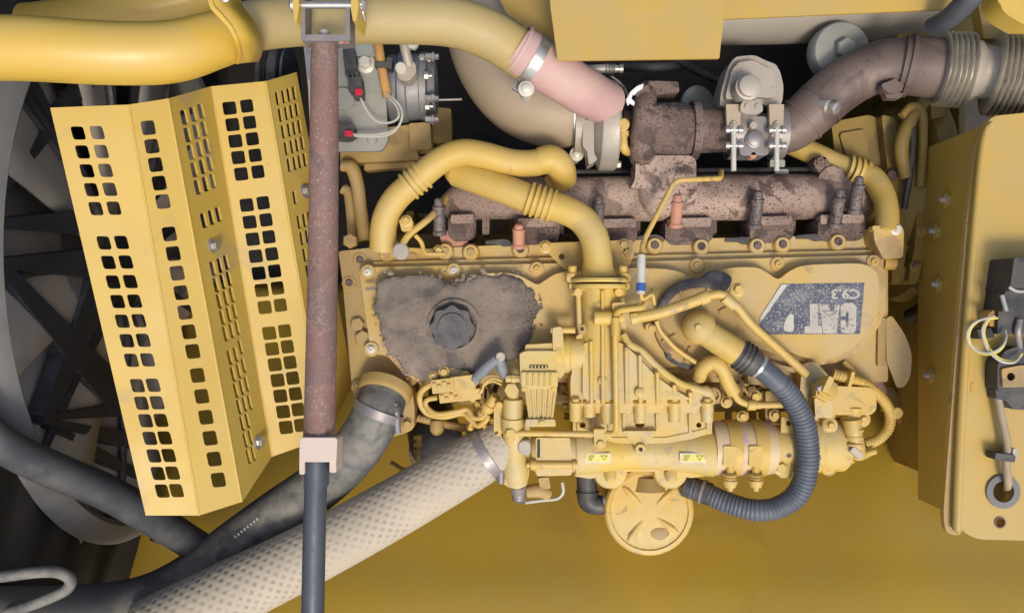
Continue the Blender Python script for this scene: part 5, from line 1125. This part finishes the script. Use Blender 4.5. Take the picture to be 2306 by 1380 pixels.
# more small lines and fittings in the gaps
t = thing('fuel_line_cluster', 'tangle of thin yellow lines and clips beside the wire plugs', 'fuel lines', W(1090, 900, -.12))
rr = random.Random(3)
for i in range(7):
    x = 1080 + i * 7; y0 = 866 + rr.randint(-6, 10)
    bent('line', [(x, y0, -.03 - i * .006), (x + rr.randint(-18, 14), y0 + 44, -.03 - i * .006), (x + rr.randint(-30, 10), y0 + 104, -.06)], rr.choice((3, 4, 5)), ('ydirty', 'ypaint', 'blackplastic')[i % 3], t, 10, 14)
for i, (x, y) in enumerate(((1098, 905), (1078, 912), (1066, 896), (1110, 948), (1092, 962), (1060, 960))):
    lathe('union_nut', W(x, y, -.01), Vector((rr.uniform(-1, 1), rr.uniform(-1, 1), .4)), [(6, -8), (8, -7), (8, 2), (6, 3), (6, 10)], k(0), 'ypaint', t, 6)
plate('clip_plate', rnd([(1060, 968), (1100, 972), (1098, 990), (1062, 986)], 4), -.03, .01, 'ydirty', t)
t = thing('wire_clips', 'small yellow clips and thin dark wires under the arched drain hose', 'clips', W(1690, 870, -.06))
for i in range(6):
    x = 1640 + i * 27; bent('wire', [(x - 24, 846 + (i * 13) % 22, -.05), (x + 4, 858 + (i * 7) % 16, -.045), (x + 22, 884 + (i * 11) % 18, -.06)], 3.2, ('blackplastic', 'ydirty')[i % 2], t, 8)
    plate('clip', orect(x, 862 + (i * 7) % 16, 12, 16, 20 + i * 31, 2), -.03, .02, 'ydirty', t)
for x, y in ((1636, 905), (1672, 938), (1745, 935), (1790, 880)): bolt(t, x, y, -.02, 9, 'ypaint', 'flange')
for i, (x, y, r_) in enumerate(((1000, 838, 9), (976, 846, 7), (1048, 846, 8))): bolt(t if 0 else t, x, y, .012, r_, 'ypaint', 'flange')
# ------------------------------------------------------------------ rear of engine and right hand side
t = thing('flywheel_housing', 'dusty yellow bell-shaped flywheel housing behind the exhaust elbow', 'housing', W(1990, 400, -.35))
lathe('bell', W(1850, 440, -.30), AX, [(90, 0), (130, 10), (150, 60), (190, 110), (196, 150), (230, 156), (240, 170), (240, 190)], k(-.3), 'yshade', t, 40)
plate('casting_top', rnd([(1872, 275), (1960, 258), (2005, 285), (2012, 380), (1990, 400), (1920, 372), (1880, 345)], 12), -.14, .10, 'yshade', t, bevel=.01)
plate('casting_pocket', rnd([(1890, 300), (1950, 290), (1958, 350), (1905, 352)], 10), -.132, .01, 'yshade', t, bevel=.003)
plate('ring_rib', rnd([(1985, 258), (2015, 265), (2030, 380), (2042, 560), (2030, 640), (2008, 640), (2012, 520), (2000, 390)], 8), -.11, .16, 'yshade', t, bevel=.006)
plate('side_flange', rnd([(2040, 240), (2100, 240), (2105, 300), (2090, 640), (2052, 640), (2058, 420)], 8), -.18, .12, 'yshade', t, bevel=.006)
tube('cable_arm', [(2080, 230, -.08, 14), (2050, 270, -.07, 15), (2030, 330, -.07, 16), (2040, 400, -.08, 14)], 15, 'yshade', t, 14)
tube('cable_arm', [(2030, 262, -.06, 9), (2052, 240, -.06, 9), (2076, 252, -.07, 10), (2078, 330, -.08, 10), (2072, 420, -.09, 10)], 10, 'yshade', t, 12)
bolt(t, 2096, 306, -.155, 14, 'ydirty'); bolt(t, 2008, 395, -.1, 12, 'rustdark', 'round'); bolt(t, 2052, 470, -.15, 12, 'ydirty'); bolt(t, 2055, 605, -.15, 12, 'ydirty')
t = thing('rear_sensor', 'dark cable plug with zinc tip behind the rear of the head', 'connector', W(2060, 640, -.2))
tube('cable', [(2035, 622, -.16, 16), (2060, 630, -.16, 16), (2084, 648, -.17, 17), (2082, 690, -.2, 17), (2050, 712, -.25, 17)], 17, 'blackplastic', t, 14)
bolt(t, 2074, 614, -.14, 10, 'zinc', 'nut')
plate('elbow_body', rnd([(2030, 600), (2062, 604), (2064, 640), (2034, 640)], 8), -.13, .05, 'ydirty', t)
t = thing('lifting_eye', 'thick ochre lifting bracket plate standing at the rear of engine', 'bracket', W(2010, 790, -.2))
plate('web', rnd([(1978, 716), (1996, 716), (1994, 824), (1976, 824)], 4), -.042, .10, 'ydirty', t, bevel=.003)
sheet('ear', rnd([(1996, 716, 4), (2008, 710, 12), (2040, 755, 20), (2054, 800, 14), (2050, 850, 14), (2036, 872, 8), (2020, 872, 4), (1996, 812, 4)], 8), W(2000, 780, -.043), Vector((-.35, 0, .94)).normalized(), .03, 'ycover', t, bevel=.004)
t = thing('pink_boot_hose', 'pinkish dusty rubber boot under the rear edge of valve cover', 'boot', W(1960, 830, -.15))
tube('boot', [(1936, 780, -.09, 16), (1942, 806, -.085, 19), (1952, 824, -.08, 22), (1966, 850, -.10, 18), (1982, 880, -.13, 16)], 18, 'pink', t, 18); disc('cap', 1938, 780, -.07, 12, 12, 'greyplate', t)
t = thing('bell_flange', 'upright yellow bolted flange between flywheel housing and bulkhead', 'flange', W(2075, 450, -.3))
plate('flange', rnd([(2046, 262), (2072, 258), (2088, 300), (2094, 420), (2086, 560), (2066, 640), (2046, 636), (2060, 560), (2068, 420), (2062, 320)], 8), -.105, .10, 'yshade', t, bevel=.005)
for x, y in ((2066, 282), (2080, 345), (2084, 430), (2078, 520), (2062, 600)): bolt(t, x, y, -.104, 9, 'ydirty', 'flange')
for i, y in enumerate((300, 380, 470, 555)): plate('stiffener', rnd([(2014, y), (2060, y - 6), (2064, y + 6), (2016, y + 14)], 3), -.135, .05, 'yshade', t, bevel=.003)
bent('hydraulic_line', [(2030, 250, -.07), (2058, 300, -.06), (2052, 380, -.07), (2036, 470, -.09)], 7, 'blackplastic', t, 10, 30)
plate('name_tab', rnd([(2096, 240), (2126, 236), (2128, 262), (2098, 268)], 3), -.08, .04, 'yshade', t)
# big cover panel at the right edge
zc = .16
t = thing('access_cover', 'large dusty yellow cover panel with rolled flange at the bay side', 'cover', W(2260, 800, zc - .08))
pl = rnd([(2230, 262, 40), (2440, 240, 10), (2440, 1220, 10), (2196, 1214, 26), (2158, 1188, 26), (2162, 1000, 5), (2196, 500, 5), (2216, 300, 20)], 10)
plate('panel', pl, zc, .02, 'ypanel', t, holes=[circ(2258, 1106, 26, 28), circ(2252, 1176, 11, 16)], bevel=.004)
fl2 = rnd([(2206, 290, 30), (2244, 256, 30), (2250, 262), (2222, 310, 20), (2188, 560), (2164, 900), (2148, 1180), (2160, 1206), (2130, 1200, 20), (2124, 1160, 20), (2148, 850), (2176, 500), (2196, 330)], 8)
plate('rolled_flange', fl2, zc - .018, .012, 'ydirty', t, bevel=.003)
tube('bend', [(2232, 275, zc - .006, 8), (2214, 330, zc - .006, 9), (2192, 560, zc - .006, 9), (2168, 900, zc - .006, 10), (2156, 1170, zc - .006, 10), (2160, 1186, zc - .008, 8)], 9, 'ypanel', t, 12)
for y in (640, 862): 
    x = 2186 - (y - 640) * .07; bent('pressed_dimple', [(x + 18, y, zc - .001), (x + 16, y + 22, zc - .001)], 4, 'ypanel', t, 8)
ring('grommet', 2258, 1106, zc + .002, UP, 24, 8, 14, 'shroudgrey', t); 
lathe_closed('hole_rim', W(2252, 1176, zc + .001), UP, [(10, -4), (13, -4), (13, 1), (10, 1)], k(zc), 'rustdark', t, 20)
bs = wbox('box_side', (.885, -.42, Z0 - .13), (1.12, .34, Z0 + zc - .045), 'ypanel', t)
for (px, py) in ((2135, 450), (2110, 520), (2116, 640), (2098, 845)):
    p = onp(px, py, Vector((.885, 0, 0)), AX)
    b = link('wall_bolt', bolt_mesh('nut', 'palebolt'), bs, p); b.scale = (.010,) * 3; b.rotation_euler = (0, -math.pi / 2, 0)
    b = link('bolt_boss', bolt_mesh('hex', 'ypanel'), bs, p + Vector((.006, 0, 0))); b.scale = (.017,) * 3; b.rotation_euler = (0, -math.pi / 2, 0)
t = thing('cover_cable', 'dusty tan cable clipped to the cover and entering the grommet', 'cable', W(2260, 1000, zc - .02))
tube('cable', [(2246, 888, zc + .02), (2258, 950, zc + .02), (2268, 1000, zc + .022), (2266, 1040, zc + .022), (2270, 1085, zc + .015), (2266, 1104, zc - .04), (2262, 1112, zc - .09)], 8.5, 'tancable', t, 12)
plate('clip', orect(2264, 1030, 46, 16, 8, 3), zc + .034, .03, 'blackplastic', t); plate('clip_tab', orect(2286, 1022, 12, 26, 8, 3), zc + .03, .03, 'castalu', t)
t = thing('relay_stack', 'black stepped relay connectors mounted on the yellow cover', 'relay', W(2290, 680, zc))
for pl, zz in ((rnd([(2284, 580), (2420, 578), (2420, 660), (2272, 655), (2276, 640)], 5), .075), (rnd([(2268, 634), (2420, 640), (2420, 706), (2256, 702)], 5), .06), (rnd([(2250, 668), (2420, 700), (2420, 756), (2246, 752)], 5), .045)):
    plate('relay_body', pl, zc + zz, zz + .001, 'blackplastic', t, bevel=.003)
bent('metal_clip', [(2272, 646, zc + .078), (2288, 656, zc + .078), (2330, 656, zc + .078)], 4, 'greyplate', t); bent('metal_clip', [(2256, 664, zc + .064), (2266, 700, zc + .064)], 5, 'greyplate', t)
tube('grey_sleeve', [(2296, 720, zc + .05, 7), (2292, 750, zc + .05, 8), (2298, 790, zc + .03, 7)], 7, 'steelgrey', t, 10)
t = thing('sensor_block', 'dusty black bracket block with rusty bolt hole on the cover', 'block', W(2280, 850, zc))
plate('block', rnd([(2246, 820), (2262, 790), (2290, 780), (2420, 790), (2420, 880), (2246, 880)], 10), zc + .04, .041, 'blackplastic', t, holes=[circ(2277, 848, 9, 14)], bevel=.003)
plate('dusty_face', rnd([(2256, 830), (2300, 822), (2420, 830), (2420, 868), (2258, 872)], 6), zc + .046, .007, 'ydirty', t, holes=[circ(2277, 848, 9, 14)])
bolt(t, 2277, 849, zc + .03, 8, 'rustdark', 'round')
plate('skirt', rnd([(2242, 876), (2420, 876), (2420, 922), (2282, 922), (2266, 902), (2244, 898)], 4), zc + .03, .031, 'blackplastic', t, bevel=.003)
t = thing('looped_wires', 'loops of yellow and white wires hanging from the black relays', 'wires', W(2230, 770, zc))
def loop(cx, cy, rx, ry, a0, a1, z_, tilt=0): return [(cx + rx * math.cos(a), cy + ry * math.sin(a), z_ + .01 * math.sin(a * 2)) for a in [a0 + (a1 - a0) * i / 12 for i in range(13)]]
tube('wire', [(2240, 712, zc + .05)] + loop(2222, 756, 44, 38, -1.6 - .2, -1.6 - 5.0, zc + .06), 2.8, 'wirewhite', t, 8, 4)
tube('wire', [(2246, 716, zc + .05)] + loop(2224, 758, 42, 40, -1.8, -6.0, zc + .05), 2.6, 'stickeryellow', t, 8, 4)
tube('wire', [(2222, 720, zc + .06), (2212, 745, zc + .06), (2224, 786, zc + .06), (2252, 812, zc + .062), (2282, 816, zc + .06), (2300, 800, zc + .05)], 2.8, 'wirewhite', t, 8)
tube('wire', [(2226, 720, zc + .056), (2216, 748, zc + .056), (2228, 784, zc + .056), (2254, 808, zc + .058), (2284, 812, zc + .056), (2302, 796, zc + .05)], 2.4, 'stickeryellow', t, 8)
plate('wire_plug', rnd([(2200, 742), (2238, 738), (2240, 760), (2206, 764)], 4), zc + .03, .03, 'blackplastic', t); plate('orange_boot', rnd([(2224, 706), (2250, 692), (2254, 734), (2230, 736)], 6), zc + .035, .03, 'orangeloom', t)
